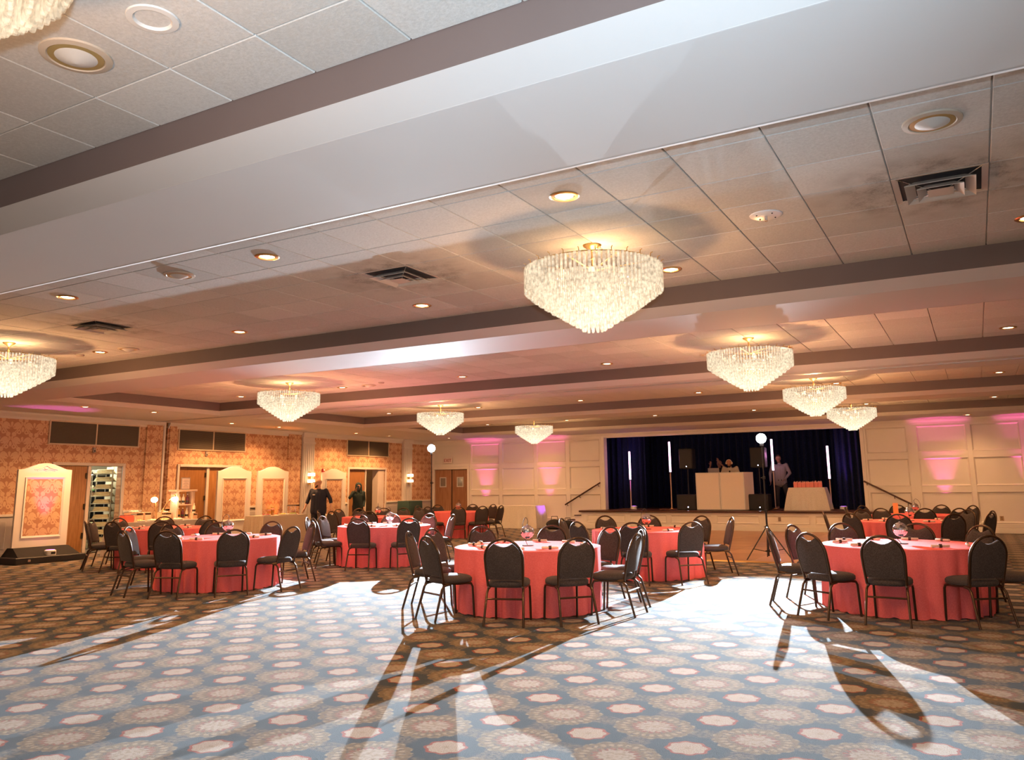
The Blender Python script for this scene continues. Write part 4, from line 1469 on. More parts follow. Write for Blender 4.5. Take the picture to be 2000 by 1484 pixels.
def screen(x, yc, w, z0, zs, zt, iz0, iz1, iw, label, ornament=False, rot=0.0):
    o = thing('arched_screen', label, 'decor screen', (x, yc, 0), rot, group='arched papered screens')
    q = MB(); q.prism(arch(w, z0, zs, zt), -0.03, 0.03, 'yz'); q.build('panel', SCREENP, o)
    b = 0.04
    R0 = [(-iw - b, iz0 - b), (iw + b, iz0 - b), (iw + b, iz1 + b), (-iw - b, iz1 + b)]
    R1 = [(-iw, iz0), (iw, iz0), (iw, iz1), (-iw, iz1)]
    q = MB()
    vs = [(0.052, u, v) for u, v in R0] + [(0.034, u, v) for u, v in R1] + [(0.03, u, v) for u, v in R0]
    fs = []
    for i in range(4):
        j = (i + 1) % 4
        fs += [(i, j, j + 4, i + 4), (i, i + 8, j + 8, j)]
    q.addm(vs, fs); q.build('moulding', SCREENP, o)
    q = MB(); q.box(0.03, 0.036, -iw, iw, iz0, iz1); q.build('papered_field', PAPER, o)
    if ornament:
        q = MB()
        q.tube([(0.032, -0.26, zs + 0.0), (0.032, -0.12, zs + 0.03), (0.032, 0, zs + 0.09), (0.032, 0.12, zs + 0.03), (0.032, 0.26, zs)], 0.010, 6)
        q.tube([(0.032, -0.2, zs - 0.02), (0.032, -0.08, zs + 0.015), (0.032, 0, zs - 0.025), (0.032, 0.08, zs + 0.015), (0.032, 0.2, zs - 0.02)], 0.010, 6)
        q.sphere((0.034, 0, zs + 0.03), (0.012, 0.05, 0.03), 12, 8)
        q.build('carved_ornament', SCREENP, o, True)
    return o


screen(-18.0, 10.76, 0.60, 0.32, 1.975, 2.12, 0.56, 1.77, 0.40, 'arched white screen standing on a black plinth at the far left', True)
screen(-18.6, 16.64, 0.61, 0.0, 2.01, 2.15, 0.66, 1.77, 0.40, 'arched white screen right of the bottle shelf, before the door')
screen(-18.6, 18.13, 0.62, 0.0, 2.02, 2.16, 0.66, 1.77, 0.41, 'arched white screen with an orange glow behind the small buffet')
screen(-18.7, 20.95, 0.58, 0.0, 2.01, 2.13, 0.66, 1.76, 0.36, 'arched white screen between the man and the hooded person')
pl = thing('black_plinth', 'low black covered plinth under the arched screen at the far left', 'plinth', (-17.9, 10.76, 0))
q = MB(); q.bbox(-0.34, 0.42, -0.78, 0.78, 0.0, 0.14, 0.012); q.build('platform', BLACK, pl)
q = MB()
q.addm([(-0.30, -0.68, 0.14), (0.34, -0.68, 0.14), (0.34, 0.68, 0.14), (-0.30, 0.68, 0.14), (-0.22, -0.61, 0.318), (0.0, -0.61, 0.318), (0.0, 0.61, 0.318), (-0.22, 0.61, 0.318)],
       [(0, 3, 2, 1), (4, 5, 6, 7), (0, 1, 5, 4), (1, 2, 6, 5), (2, 3, 7, 6), (3, 0, 4, 7)])
q.build('cover', BLACKCLOTH, pl)
q = MB(); q.bbox(0.42, 0.432, -0.52, -0.46, 0.05, 0.10, 0.003); q.build('latch', CHROME, pl)

# ---- coloured uplights
PINK = (1.0, 0.10, 0.42)


def uplight(x, y, z, color, energy, label, aim=(0, 0, 1), size=46, face=(0.9, 0.5, 1.0)):
    o = thing('uplight', label, 'uplight', (x, y, z), group='coloured wall uplights')
    q = MB(); q.lathe([(0.10, 0.0), (0.115, 0.01), (0.115, 0.10), (0.10, 0.115), (0.09, 0.118)], 20); q.build('drum', WHITEPLASTIC, o, True)
    q = MB(); q.lathe([(0.0, 0.116), (0.088, 0.119)], 20); q.build('lens', emat('uplight_lens_%d' % int(color[1] * 100 + color[0] * 10), tuple(max(c, 0.05) for c in color), 4.0), o)
    q = MB(); q.bbox(0.112, 0.118, -0.05, 0.05, 0.03, 0.08, 0.002); q.build('display', BLACK, o)
    lamp('uplight_beam', 'SPOT', (0, 0, 0.15), energy, color, aim=aim, size=size, blend=0.7, radius=0.04, parent=o)
    return o


uplight(-17.63, 10.80, 0.14, (1.0, 0.12, 0.62), W_PINK * 0.55, 'white drum uplight on the black plinth of the left screen', (-0.115, 0.0, 1), 40)
uplight(-16.72, 27.12, 0.0, PINK, W_PINK, 'pink uplight on the floor right of the double doors', (0, 0.07, 1), 34)
uplight(-13.92, 27.10, 0.0, PINK, W_PINK, 'pink uplight on the floor behind the long white table', (0, 0.07, 1), 34)
uplight(-0.86, 27.10, 0.0, PINK, W_PINK, 'pink uplight on the floor behind the farthest right table', (0, 0.07, 1), 34)
uplight(1.40, 27.10, 0.0, PINK, W_PINK, 'pink uplight on the floor at the right edge', (0, 0.07, 1), 34)
uplight(-18.40, 18.13, 0.0, (1.0, 0.22, 0.03), W_PINK * 0.5, 'orange uplight on the floor behind the small buffet', (-0.10, 0, 1), 44)
uplight(-12.75, 26.35, 0.0, (0.45, 0.12, 1.0), W_PINK * 0.3, 'violet uplight on the floor at the end of the long white table', (-0.75, 0.05, 0.65), 50)


# ================================================================ BUFFETS
def long_table(name, label, x0, x1, y0, y1, h, mtl, flare=0.06, n=26, seed=1):
    """rectangular table wearing a floor-length cloth with hanging folds"""
    o = thing(name, label, 'table', ((x0 + x1) / 2, (y0 + y1) / 2, 0))
    hx, hy = (x1 - x0) / 2, (y1 - y0) / 2
    q = MB(); q.bbox(-hx + 0.01, hx - 0.01, -hy + 0.01, hy - 0.01, h - 0.04, h - 0.008, 0.004); q.build('tabletop', mat('plywood', (0.42, 0.28, 0.15), 0.6), o)
    for sx_ in (-1, 1):
        for sy_ in (-1, 1):
            q = MB(); q.tube([(sx_ * (hx - 0.1), sy_ * (hy - 0.1), 0), (sx_ * (hx - 0.1), sy_ * (hy - 0.1), h - 0.04)], 0.014, 6); q.build('leg', CHROME, o, True)
    per = []
    for i in range(n * 2): per.append((-hx + 2 * hx * i / (n * 2), -hy, 0, -1))
    for i in range(n): per.append((hx, -hy + 2 * hy * i / n, 1, 0))
    for i in range(n * 2): per.append((hx - 2 * hx * i / (n * 2), hy, 0, 1))
    for i in range(n): per.append((-hx, hy - 2 * hy * i / n, -1, 0))
    N = len(per)
    vs, fs = [(0, 0, h)], []
    rnd = random.Random(seed)
    p1, p2 = rnd.uniform(0, 6), rnd.uniform(0, 6)
    for t in (0.0, 0.02, 0.25, 0.5, 0.75, 1.0):
        for i, (x, y, nx, ny) in enumerate(per):
            cx = abs(x) / hx
            cy = abs(y) / hy
            corner = max(0.0, min(cx, cy) - 0.9) * 10
            f = t ** 0.8 * (flare * 0.3 + flare * corner + 0.012 * math.sin(i * 0.55 + p1) + 0.009 * math.sin(i * 1.31 + p2))
            dx, dy = (nx, ny) if corner < 0.05 else (math.copysign(0.7, x), math.copysign(0.7, y))
            vs.append((x + dx * f, y + dy * f, h - t * (h - 0.006)))
    for i in range(N):
        fs.append((0, 1 + i, 1 + (i + 1) % N))
    for l in range(5):
        for i in range(N):
            a, b = 1 + l * N + i, 1 + l * N + (i + 1) % N
            fs.append((a, a + N, b + N, b))
    MB().addm(vs, fs).build('tablecloth', mtl, o, True, 50)
    return o


BH = 0.775
long_table('buffet_table', 'grey clothed buffet table with two heat lamps by the papered wall', -17.76, -17.0, 12.15, 14.35, BH, fabricmat('grey_linen', (0.36, 0.31, 0.27), (0.44, 0.39, 0.34), 80))
long_table('buffet_table', 'beige clothed buffet table beside the man in the black shirt', -17.75, -17.05, 16.33, 18.0, 0.765, fabricmat('beige_linen', (0.46, 0.36, 0.26), (0.54, 0.44, 0.33), 80), seed=4)
long_table('long_table', 'long white clothed table against the panelled wall left of the stage', -15.9, -13.75, 25.95, 26.65, 0.80, WHITECLOTH, 0.12, seed=7)


def heat_lamp(y, lean, label):
    o = thing('heat_lamp', label, 'heat lamp', (-17.4, y, BH), group='brass heat lamps')
    q = MB(); q.lathe([(0.0, 0.0), (0.09, 0.0), (0.09, 0.015), (0.02, 0.03)], 20); q.build('base', BRASS, o, True)
    pts = [(0, 0, 0.02), (0, lean * 0.10, 0.22), (0, lean * 0.45, 0.43), (0, lean * 0.8, 0.53), (0, lean * 1.0, 0.55)]
    q = MB(); q.tube(pts, 0.010, 8); q.build('arm', BRASS, o, True)
    q = MB(); q.lathe([(0.02, 0.12), (0.024, 0.09), (0.05, 0.05), (0.046, 0.05), (0.020, 0.088)], 20, (0.04, lean, 0.50)); q.build('shade', BRASS, o, True)
    q = MB(); q.sphere((0.05, lean, 0.50), (0.078, 0.078, 0.066), 16, 12); q.build('bulb', emat('heat_bulb', (1.0, 0.86, 0.62), 22.0), o, True)
    lamp('heat_lamp_light', 'POINT', (0.20, lean, 0.42), 2.5, (1.0, 0.60, 0.25), radius=0.05, parent=o)


heat_lamp(13.22, -0.12, 'brass heat lamp with a glowing bulb, the left one on the buffet')
heat_lamp(13.34, 0.34, 'brass heat lamp on a long bent arm, the right one on the buffet')
WW = mat('whitewashed_wood', (0.62, 0.42, 0.30), 0.6, noise=0.08)
sh = thing('bottle_shelf', 'small pale wooden shelf holding bottles on the buffet', 'shelf', (-17.5, 14.03, BH))
for sy_ in (-1, 1):
    q = MB(); q.bbox(-0.12, 0.12, sy_ * 0.235 - 0.035, sy_ * 0.235 + 0.035, 0, 0.68, 0.006); q.build('side', WW, sh)
for z in (0.0, 0.34):
    q = MB(); q.bbox(-0.12, 0.12, -0.199, 0.199, z, z + 0.03, 0.004); q.build('shelf_board', WW, sh)
q = MB(); q.bbox(-0.15, 0.16, -0.32, 0.32, 0.68, 0.73, 0.008); q.build('top_board', WW, sh)
sg = thing('framed_menu', 'small framed printed menu standing on top of the bottle shelf', 'sign', (-17.46, 14.06, BH + 0.731))
q = MB(); q.bbox(-0.012, 0.012, -0.135, 0.135, 0, 0.30, 0.006); q.build('frame', mat('frame_grey', (0.22, 0.19, 0.18), 0.5), sg)
q = MB(); q.box(0.0122, 0.0145, -0.115, 0.115, 0.02, 0.28); sheet = q.build('sheet', mat('menu_paper', (0.68, 0.56, 0.48), 0.7), sg)
for i in range(8):
    q = MB(); w_ = 0.085 - 0.02 * (i % 3); q.box(0.0146, 0.0152, -w_, w_, 0.055 + 0.025 * i, 0.060 + 0.025 * i); q.build('print_line', mat('print_ink', (0.22, 0.12, 0.10), 0.7), sheet)


def bottle(x, y, z, h, r, glass, labelcol, text):
    o = thing('bottle', text, 'bottle', (x, y, z), group='bottles by the buffet shelf')
    q = MB(); q.lathe([(r * 0.92, 0), (r, 0.01), (r, h * 0.58), (r * 0.75, h * 0.70), (r * 0.36, h * 0.80), (r * 0.34, h * 0.93)], 14); q.build('glass', glass, o, True)
    q = MB(); q.lathe([(r * 0.40, h * 0.92), (r * 0.40, h), (0.0, h)], 12); q.build('cap', mat('bottle_cap', (0.65, 0.60, 0.55), 0.4), o, True)
    q = MB(); q.lathe([(r * 1.02, h * 0.16), (r * 1.02, h * 0.36)], 14); q.build('label_band', labelcol, o, True)


SY = mat('cream_syrup', (0.72, 0.60, 0.42), 0.3)
RD = mat('dark_red_syrup', (0.16, 0.03, 0.04), 0.2)
AM = mat('amber_syrup', (0.62, 0.30, 0.05), 0.2)
BB = mat('black_label', (0.03, 0.025, 0.02), 0.6)
for i, (y, g_, t) in enumerate(((13.90, SY, 'left cream bottle on the upper bottle shelf'), (14.02, SY, 'middle cream bottle on the upper bottle shelf'), (14.14, RD, 'dark red bottle on the upper bottle shelf'))):
    bottle(-17.46, y, BH + 0.371, 0.25, 0.038, g_, BB, t)
for i, (y, g_, t) in enumerate(((13.90, AM, 'amber bottle at the left of the lower bottle shelf'), (14.02, RD, 'dark red bottle on the lower bottle shelf'), (14.14, SY, 'cream bottle at the right of the lower bottle shelf'))):
    bottle(-17.46, y, BH + 0.031, 0.25, 0.038, g_, BB, t)
bottle(-17.35, 14.27, BH + 0.145, 0.25, 0.038, SY, BB, 'cream bottle on the crate right of the bottle shelf')
bottle(-17.50, 14.30, BH + 0.145, 0.25, 0.038, RD, BB, 'dark red bottle on the crate right of the bottle shelf')
# boxes, trays and food
WO = mat('pale_crate_wood', (0.60, 0.36, 0.22), 0.6, noise=0.1)
CB = mat('coral_box_card', (0.78, 0.16, 0.10), 0.5)
FOOD = [mat('pastry_gold', (0.72, 0.42, 0.16), 0.7, noise=0.2, nscale=30), mat('cream_food', (0.75, 0.64, 0.48), 0.7, noise=0.1, nscale=30), mat('salad_green', (0.20, 0.26, 0.05), 0.7, noise=0.3, nscale=40), mat('fruit_orange', (0.80, 0.38, 0.03), 0.5, noise=0.2, nscale=30), mat('berry_red', (0.35, 0.03, 0.03), 0.4)]


def crate(x, y, z, sx_, sy_, h, label, top=None):
    o = thing('food_crate', label, 'crate', (x, y, z), group='wooden risers on the buffet')
    for s in (-1, 1):
        q = MB(); q.bbox(-sx_, sx_, s * sy_ - 0.008, s * sy_ + 0.008, 0, h, 0.003); q.build('side', WO, o)
        q = MB(); q.bbox(s * sx_ - 0.008, s * sx_ + 0.008, -sy_ + 0.009, sy_ - 0.009, 0, h * 0.75, 0.003); q.build('slat', WO, o)
    q = MB(); q.bbox(-sx_ - 0.01, sx_ + 0.01, -sy_ - 0.01, sy_ + 0.01, h, h + 0.014, 0.004); q.build('top_board', WO, o)


def tray(x, y, z, r, label, kinds, n=9, seed=0, name='food_tray'):
    rnd = random.Random(seed)
    q = MB(); q.lathe([(0.0, 0.0), (r * 0.8, 0.0), (r, 0.022), (r * 0.98, 0.026), (r * 0.78, 0.006), (0.0, 0.006)], 20)
    o = tag(q.build(name, WHITEPLASTIC, None, True, loc=(x, y, z)), label, 'food')
    q = MB()
    for i in range(n):
        a, d = rnd.uniform(0, 6.28), r * 0.62 * math.sqrt(rnd.random())
        s = rnd.uniform(0.018, 0.032)
        q.sphere((d * math.cos(a), d * math.sin(a), 0.006 + s * 0.8), (s, s * rnd.uniform(0.8, 1.2), s * 0.8), 8, 6)
    stuff(q.build('food_pieces', FOOD[kinds], o, True))


bx = thing('coral_box', 'open coral card box at the left end of the buffet', 'box', (-17.2, 12.28, BH))
q = MB(); q.bbox(-0.1, 0.1, -0.12, 0.12, 0, 0.15, 0.004); q.build('body', CB, bx)
q = MB(); q.bbox(-0.09, 0.09, -0.11, 0.11, 0.15, 0.165, 0.003); q.build('lid', mat('dark_red_lid', (0.16, 0.015, 0.02), 0.5), bx)
q = MB(); q.addm([(0.02, 0.13, 0), (0.09, 0.13, 0), (0.09, 0.15, 0.15), (0.02, 0.15, 0.15), (0.02, 0.22, 0), (0.09, 0.22, 0)], [(0, 1, 2, 3), (4, 3, 2, 5), (0, 3, 4), (1, 5, 2), (0, 4, 5, 1)]); tag(q.build('tent_card', mat('cream_card', (0.75, 0.62, 0.42), 0.7), None, loc=(-17.2, 12.28, BH)), 'cream tent card beside the coral box on the buffet', 'card')
crate(-17.5, 12.68, BH, 0.12, 0.17, 0.19, 'pale wooden riser left of the heat lamps')
crate(-17.55, 13.02, BH, 0.11, 0.09, 0.19, 'narrow wooden riser between the heat lamps')
crate(-17.6, 13.57, BH, 0.11, 0.15, 0.17, 'pale wooden riser right of the heat lamps')
crate(-17.44, 14.28, BH, 0.14, 0.06, 0.13, 'low wooden crate under the two bottles right of the shelf')
tray(-17.5, 12.68, BH + 0.205, 0.12, 'tray of pale bites on the left wooden riser', 1, 12, 1)
tray(-17.6, 13.57, BH + 0.185, 0.11, 'tray of golden bites on the right wooden riser', 0, 10, 2)
tray(-17.22, 12.62, BH, 0.15, 'round tray of golden pastries at the front left of the buffet', 0, 14, 3)
tray(-17.2, 12.98, BH, 0.14, 'round tray of cream bites before the left heat lamp', 1, 14, 4)
tray(-17.18, 13.32, BH, 0.15, 'round tray of golden bites before the right heat lamp', 0, 14, 5)
tray(-17.2, 13.68, BH, 0.14, 'round tray of cream bites left of the bottle shelf', 1, 12, 6)
tray(-17.25, 16.62, 0.766, 0.14, 'tray of red fruit at the left of the small buffet', 4, 12, 8)
tray(-17.25, 17.25, 0.766, 0.15, 'tray of orange fruit in the middle of the small buffet', 3, 16, 9)
tray(-17.25, 17.62, 0.766, 0.15, 'tray of green salad at the right of the small buffet', 2, 16, 10)
for i, (y, h) in enumerate(((16.92, 0.17), (17.05, 0.21))):
    o = thing('glass_jar', 'clear glass jar of amber drink, %s one on the small buffet' % ('left' if i == 0 else 'right'), 'jar', (-17.45, y, 0.766), group='glass jars on the small buffet')
    q = MB(); q.lathe([(0.05, 0.004), (0.052, 0.01), (0.052, h * 0.7), (0.0, h * 0.7)], 14); q.build('drink', AM, o, True)
    q = MB(); q.lathe([(0.056, 0), (0.058, 0.01), (0.058, h)], 14); q.build('glass', glassmat('clear_glass'), o, True)
    q = MB(); q.lathe([(0.06, 0), (0.06, 0.02), (0.0, 0.024)], 14, (0, 0, h)); q.build('lid', mat('gold_lid', (0.55, 0.40, 0.10), 0.4, metal=0.6), o, True)
wr = MB()
for s in (-1, 1):
    wr.tube([(-0.06, s * 0.11, 0), (-0.06, s * 0.11, 0.26), (0.06, s * 0.11, 0.26), (0.06, s * 0.11, 0)], 0.005, 5)
for z in (0.10, 0.26):
    wr.tube([(-0.06, -0.11, z), (-0.06, 0.11, z), (0.06, 0.11, z), (0.06, -0.11, z)], 0.004, 5, closed=True)
tag(wr.build('wire_rack', CHROME, None, True, loc=(-17.5, 17.82, 0.766)), 'thin wire rack at the right end of the small buffet', 'rack')

# ---- pantry contents seen through the open door
STEEL = mat('rack_steel', (0.45, 0.42, 0.36), 0.4, metal=0.7)
rk = thing('sheet_pan_rack', 'tall metal rack of folded linen seen through the pantry door', 'rack', (-20.25, 13.72, 0), 0.6)
for sx_ in (-1, 1):
    for sy_ in (-1, 1):
        q = MB(); q.bbox(sx_ * 0.28 - 0.015, sx_ * 0.28 + 0.015, sy_ * 0.2 - 0.015, sy_ * 0.2 + 0.015, 0, 2.05, 0.003); q.build('post', STEEL, rk)
LIN = mat('folded_linen', (0.72, 0.66, 0.46), 0.85, noise=0.12, nscale=25)
for i in range(10):
    z = 0.18 + 0.195 * i
    q = MB(); q.bbox(-0.28, 0.28, -0.2, 0.2, z, z + 0.016, 0.003); q.build('tray', STEEL, rk)
    o = thing('linen_stack', 'stack of folded cream linen, %s shelf from the floor of the pantry rack' % ORD[i], 'linen', (-20.25, 13.72, z + 0.017), 0.6 + random.uniform(-0.1, 0.1), 'linen stacks on the pantry rack')
    for j in range(3):
        q = MB(); q.bbox(-0.20 + 0.02 * j, 0.22 - 0.015 * j, -0.16, 0.16 - 0.02 * j, j * 0.036, j * 0.036 + 0.034, 0.012); q.build('folded_cloth', LIN, o, True)
ws = thing('wire_shelving', 'chrome shelving with flowers and bowls at the back of the pantry', 'shelving', (-21.3, 14.05, 0), 0.55)
for sx_ in (-1, 1):
    for sy_ in (-1, 1):
        q = MB(); q.tube([(sx_ * 0.2, sy_ * 0.4, 0), (sx_ * 0.2, sy_ * 0.4, 1.95)], 0.014, 8); q.build('post', CHROME, ws, True)
for z in (0.25, 0.95, 1.35, 1.93):
    q = MB()
    for k in range(9):
        q.tube([(-0.2 + 0.05 * k, -0.4, z), (-0.2 + 0.05 * k, 0.4, z)], 0.005, 4)
    q.tube([(-0.21, -0.41, z), (0.21, -0.41, z), (0.21, 0.41, z), (-0.21, 0.41, z)], 0.010, 5, closed=True)
    q.build('wire_shelf', CHROME, ws)
q = MB(); q.lathe([(0.05, 0), (0.10, 0.03), (0.19, 0.13), (0.185, 0.13), (0.09, 0.035)], 20); tag(q.build('serving_bowl', WHITEPLASTIC, None, True, loc=(-21.2, 14.15, 1.94)), 'big white bowl on top of the pantry shelving', 'bowl')
for i, (x, y) in enumerate(((-21.15, 13.92), (-21.3, 14.12), (-21.4, 14.3))):
    q = MB(); q.lathe([(0.04, 0), (0.06, 0.01), (0.11, 0.075), (0.105, 0.075), (0.055, 0.015)], 16)
    q.lathe([(0.04, 0.03), (0.06, 0.04), (0.11, 0.105), (0.105, 0.105), (0.055, 0.045)], 16); tag(q.build('bowl_stack', WHITEPLASTIC, None, True, loc=(x, y, 0.962)), 'white nested bowls, %s from the left on the middle pantry shelf' % ORD[i], 'bowl', 'bowls on the pantry shelving')
fw = thing('flower_basket', 'basket of pale flowers and green leaves on the pantry shelving', 'flowers', (-21.22, 14.0, 1.362))
q = MB(); q.lathe([(0.09, 0), (0.13, 0.10), (0.12, 0.10), (0.08, 0.01)], 16); q.build('basket', WO, fw, True)
rf = random.Random(5)
for i in range(14):
    a, d = rf.uniform(0, 6.28), rf.uniform(0.0, 0.15)
    q = MB(); q.sphere((d * math.cos(a), d * math.sin(a), 0.13 + rf.uniform(0, 0.12)), rf.uniform(0.03, 0.05), 8, 6); q.build('flower' if i % 3 else 'leaf_cluster', FOOD[1] if i % 3 else mat('leaf_green', (0.12, 0.30, 0.10), 0.6), fw, True)
for i in range(3):
    q = MB(); q.bbox(-0.18, 0.18, -0.22, 0.22, 0, 0.20, 0.01); o = tag(q.build('carton', LIN, None, loc=(-21.15, 13.98, 0.262 + 0.205 * i) if i < 2 else (-20.9, 13.75, 0.0)), 'cream carton in the pantry, ' + ('lower on the bottom shelf' if i == 0 else 'upper on the bottom shelf' if i == 1 else 'standing on the pantry floor'), 'carton', 'pantry cartons')
    o.rotation_euler = (0, 0, 0.5)
m = MB(); m.box(X0 - 2.3, X0 - 2.28, 11.5, 15.4, 0, 2.1); tag(m.build('dark_curtain', BLACKCLOTH), 'black cloth hanging behind the pantry shelving', 'curtain')

# ---- small things on the papered wall
q = MB(); q.bbox(0, 0.06, -0.05, 0.05, 0, 0.15, 0.008); fa_ = tag(q.build('fire_alarm', mat('alarm_red', (0.35, 0.015, 0.02), 0.4), None, loc=(XL, 21.06, 2.0)), 'dark red fire alarm box above the screen left of the hooded person', 'fire alarm')
q = MB(); q.bbox(0.06, 0.085, -0.03, 0.03, 0.08, 0.13, 0.006); q.build('strobe_lens', WHITEPLASTIC, fa_)
for y, l in ((12.72, 'small grey sensor below the first louvred panel'), (16.18, 'small grey sensor below the second louvred panel')):
    q = MB(); q.bbox(0, 0.05, -0.035, 0.035, 0, 0.13, 0.008); so = tag(q.build('wall_sensor', mat('sensor_grey', (0.30, 0.25, 0.21), 0.5), None, loc=(XL, y, 2.45)), l, 'sensor', 'wall sensors over the doors')
    q = MB(); q.bbox(0.05, 0.056, -0.02, 0.02, 0.02, 0.06, 0.003); q.build('sensor_window', BLACK, so)
q = MB(); q.bbox(-0.05, 0.05, -0.012, 0, 0, 0.13, 0.003); ol = tag(q.build('wall_outlet', mat('outlet_tan', (0.45, 0.30, 0.16), 0.5), None, loc=(0.50, YS - 0.012, 0.36)), 'tan outlet plate low on the panelled wall at the right', 'outlet')
for z in (0.03, 0.08):
    q = MB(); q.bbox(-0.02, 0.02, -0.016, -0.012, z, z + 0.03, 0.003); q.build('socket', mat('socket_brown', (0.20, 0.13, 0.07), 0.5), ol)
ds = thing('draped_stand', 'dark green draped stand beside the fluted pilaster', 'stand', (-18.4, 24.8, 0), 0.0)
GR = mat('dark_green_cloth', (0.012, 0.035, 0.030), 0.85)
vs, fs = [], []
for l, (z, k) in enumerate(((1.0, 0.97), (0.99, 1.0), (0.5, 1.04), (0.005, 1.08))):
    for i in range(40):
        w_ = 2 * PI * i / 40
        c_, s_ = math.cos(w_), math.sin(w_)
        f = 1 + (0.02 * math.sin(i * 1.9) if l > 1 else 0)
        vs.append((0.3 * k * f * math.copysign(abs(c_) ** 0.35, c_), 0.45 * k * f * math.copysign(abs(s_) ** 0.35, s_), z))
for l in range(3):
    for i in range(40):
        fs.append((l * 40 + i, l * 40 + (i + 1) % 40, l * 40 + 40 + (i + 1) % 40, l * 40 + 40 + i))
fs.append(tuple(range(40)))
MB().addm(vs, fs).build('drape', GR, ds, True, 60)
q = MB(); q.bbox(-0.27, 0.27, -0.42, 0.42, 0.95, 0.985, 0.01); q.build('top', BLACK, ds)

# equipment bags at the foot of the stage steps
for x, y, sc, z, l in ((-12.95, 25.85, 1.0, 0.0, 'black equipment bag on the carpet before the stage steps'), (-12.62, 26.22, 0.85, 0.0, 'black duffel with straps leaning on the stage steps')):
    o = thing('equipment_bag', l, 'bag', (x, y, z), 0.5 * sc, group='black bags by the stage steps')
    q = MB()
    q.sphere((0, 0, 0.17 * sc), (0.30 * sc, 0.19 * sc, 0.17 * sc), 18, 12); q.bbox(-0.26 * sc, 0.26 * sc, -0.16 * sc, 0.16 * sc, 0.0, 0.24 * sc, 0.05); q.build('body', BLACKCLOTH, o, True)
    for s in (-1, 1):
        q = MB(); q.tube([(-0.12 * sc, s * 0.10, 0.30 * sc), (-0.10 * sc, s * 0.05, 0.44 * sc), (0.10 * sc, s * 0.05, 0.44 * sc), (0.12 * sc, s * 0.10, 0.30 * sc)], 0.010, 6); q.build('strap', BLACK, o, True)
    q = MB(); q.tube([(-0.24 * sc, 0, 0.305 * sc), (0, 0, 0.345 * sc), (0.24 * sc, 0, 0.305 * sc)], 0.006, 5); q.build('zip', CHROME, o, True)
o = thing('table_card', 'orange card standing upright on the farthest right table', 'card', (-1.69, 20.75, ZTAB + 0.001))
q = MB(); q.bbox(-0.055, 0.055, -0.004, 0.004, 0.012, 0.26, 0.002); q.build('card', mat('orange_card', (0.80, 0.33, 0.12), 0.6), o)
q = MB(); q.bbox(-0.045, 0.045, -0.02, 0.02, 0.0, 0.014, 0.003); q.build('holder', BRASS, o)

# ================================================================ ON THE STAGE
SZ = STAGE_Z + 0.001


def light_tube(x, y, z0, z1, label):
    o = thing('light_tube', label, 'light tube', (x, y, SZ), group='glowing tubes on stands')
    q = MB(); q.bbox(-0.38, 0.38, -0.25, 0.25, 0.0, 0.025, 0.006); q.build('base_plate', STAGEWOOD, o)
    q = MB(); q.lathe([(0.0, 0.025), (0.06, 0.025), (0.05, 0.05), (0.022, 0.06)], 12); q.build('foot', BRASS, o, True)
    q = MB(); q.tube([(0, 0, 0.05), (0, 0, z0 - SZ)], 0.021, 10); q.build('stand_pole', mat('pole_tan', (0.62, 0.44, 0.32), 0.4), o, True)
    q = MB(); q.lathe([(0.028, 0.0), (0.028, 0.03)], 12, (0, 0, z0 - SZ - 0.02)); q.build('socket', BLACK, o)
    q = MB(); q.tube([(0, 0, z0 - SZ + 0.01), (0, 0, z1 - SZ)], 0.034, 14); q.build('tube', emat('tube_pink', (1.0, 0.60, 0.84), 4.5), o, True)
    q = MB(); q.lathe([(0.036, 0.0), (0.036, 0.02), (0.0, 0.024)], 12, (0, 0, z1 - SZ)); q.build('end_cap', BLACK, o)
    l = lamp('tube_light', 'POINT', (0, -0.12, (z0 + z1) / 2 - SZ), 5, (1.0, 0.35, 0.75), radius=0.1, parent=o)


light_tube(-11.05, 28.3, 1.67, 2.69, 'pink glowing tube farthest left on the stage')
light_tube(-9.45, 28.1, 1.91, 2.98, 'pink glowing tube between the left curtain and the loudspeaker')
light_tube(-5.98, 28.5, 1.90, 2.96, 'pink glowing tube in front of the man in the grey jacket')
light_tube(-4.16, 28.2, 1.60, 2.66, 'pink glowing tube right of the clothed stage table')
bo = thing('performer_booth', 'tan white panelled booth with the performer behind it on the stage', 'booth', (-7.43, 27.25, SZ))
BP = mat('booth_scrim', (0.80, 0.71, 0.62), 0.6, noise=0.02)
for a, b in ((-0.86, -0.055), (-0.045, 0.76)):
    q = MB(); q.bbox(a, b, 0, 0.03, 0.02, 1.24, 0.006); pn = q.build('front_panel', BP, bo)
    q = MB()
    for u, v, c, e in ((a, b, 1.20, 1.24), (a, b, 0.02, 0.05), (a, a + 0.035, 0.05, 1.20), (b - 0.035, b, 0.05, 1.20)):
        q.bbox(u, v, -0.012, 0.0, c, e, 0.003)
    q.build('panel_frame', WHITEPLASTIC, pn)
q = MB(); q.addm([(0.76, 0.015, 0.02), (0.93, 0.55, 0.02), (0.93, 0.55, 1.24), (0.76, 0.015, 1.24), (0.74, 0.03, 0.02), (0.90, 0.56, 0.02), (0.90, 0.56, 1.24), (0.74, 0.03, 1.24)], [(0, 1, 2, 3), (7, 6, 5, 4), (0, 4, 5, 1), (3, 2, 6, 7), (1, 5, 6, 2), (0, 3, 7, 4)]); q.build('side_panel', BP, bo)
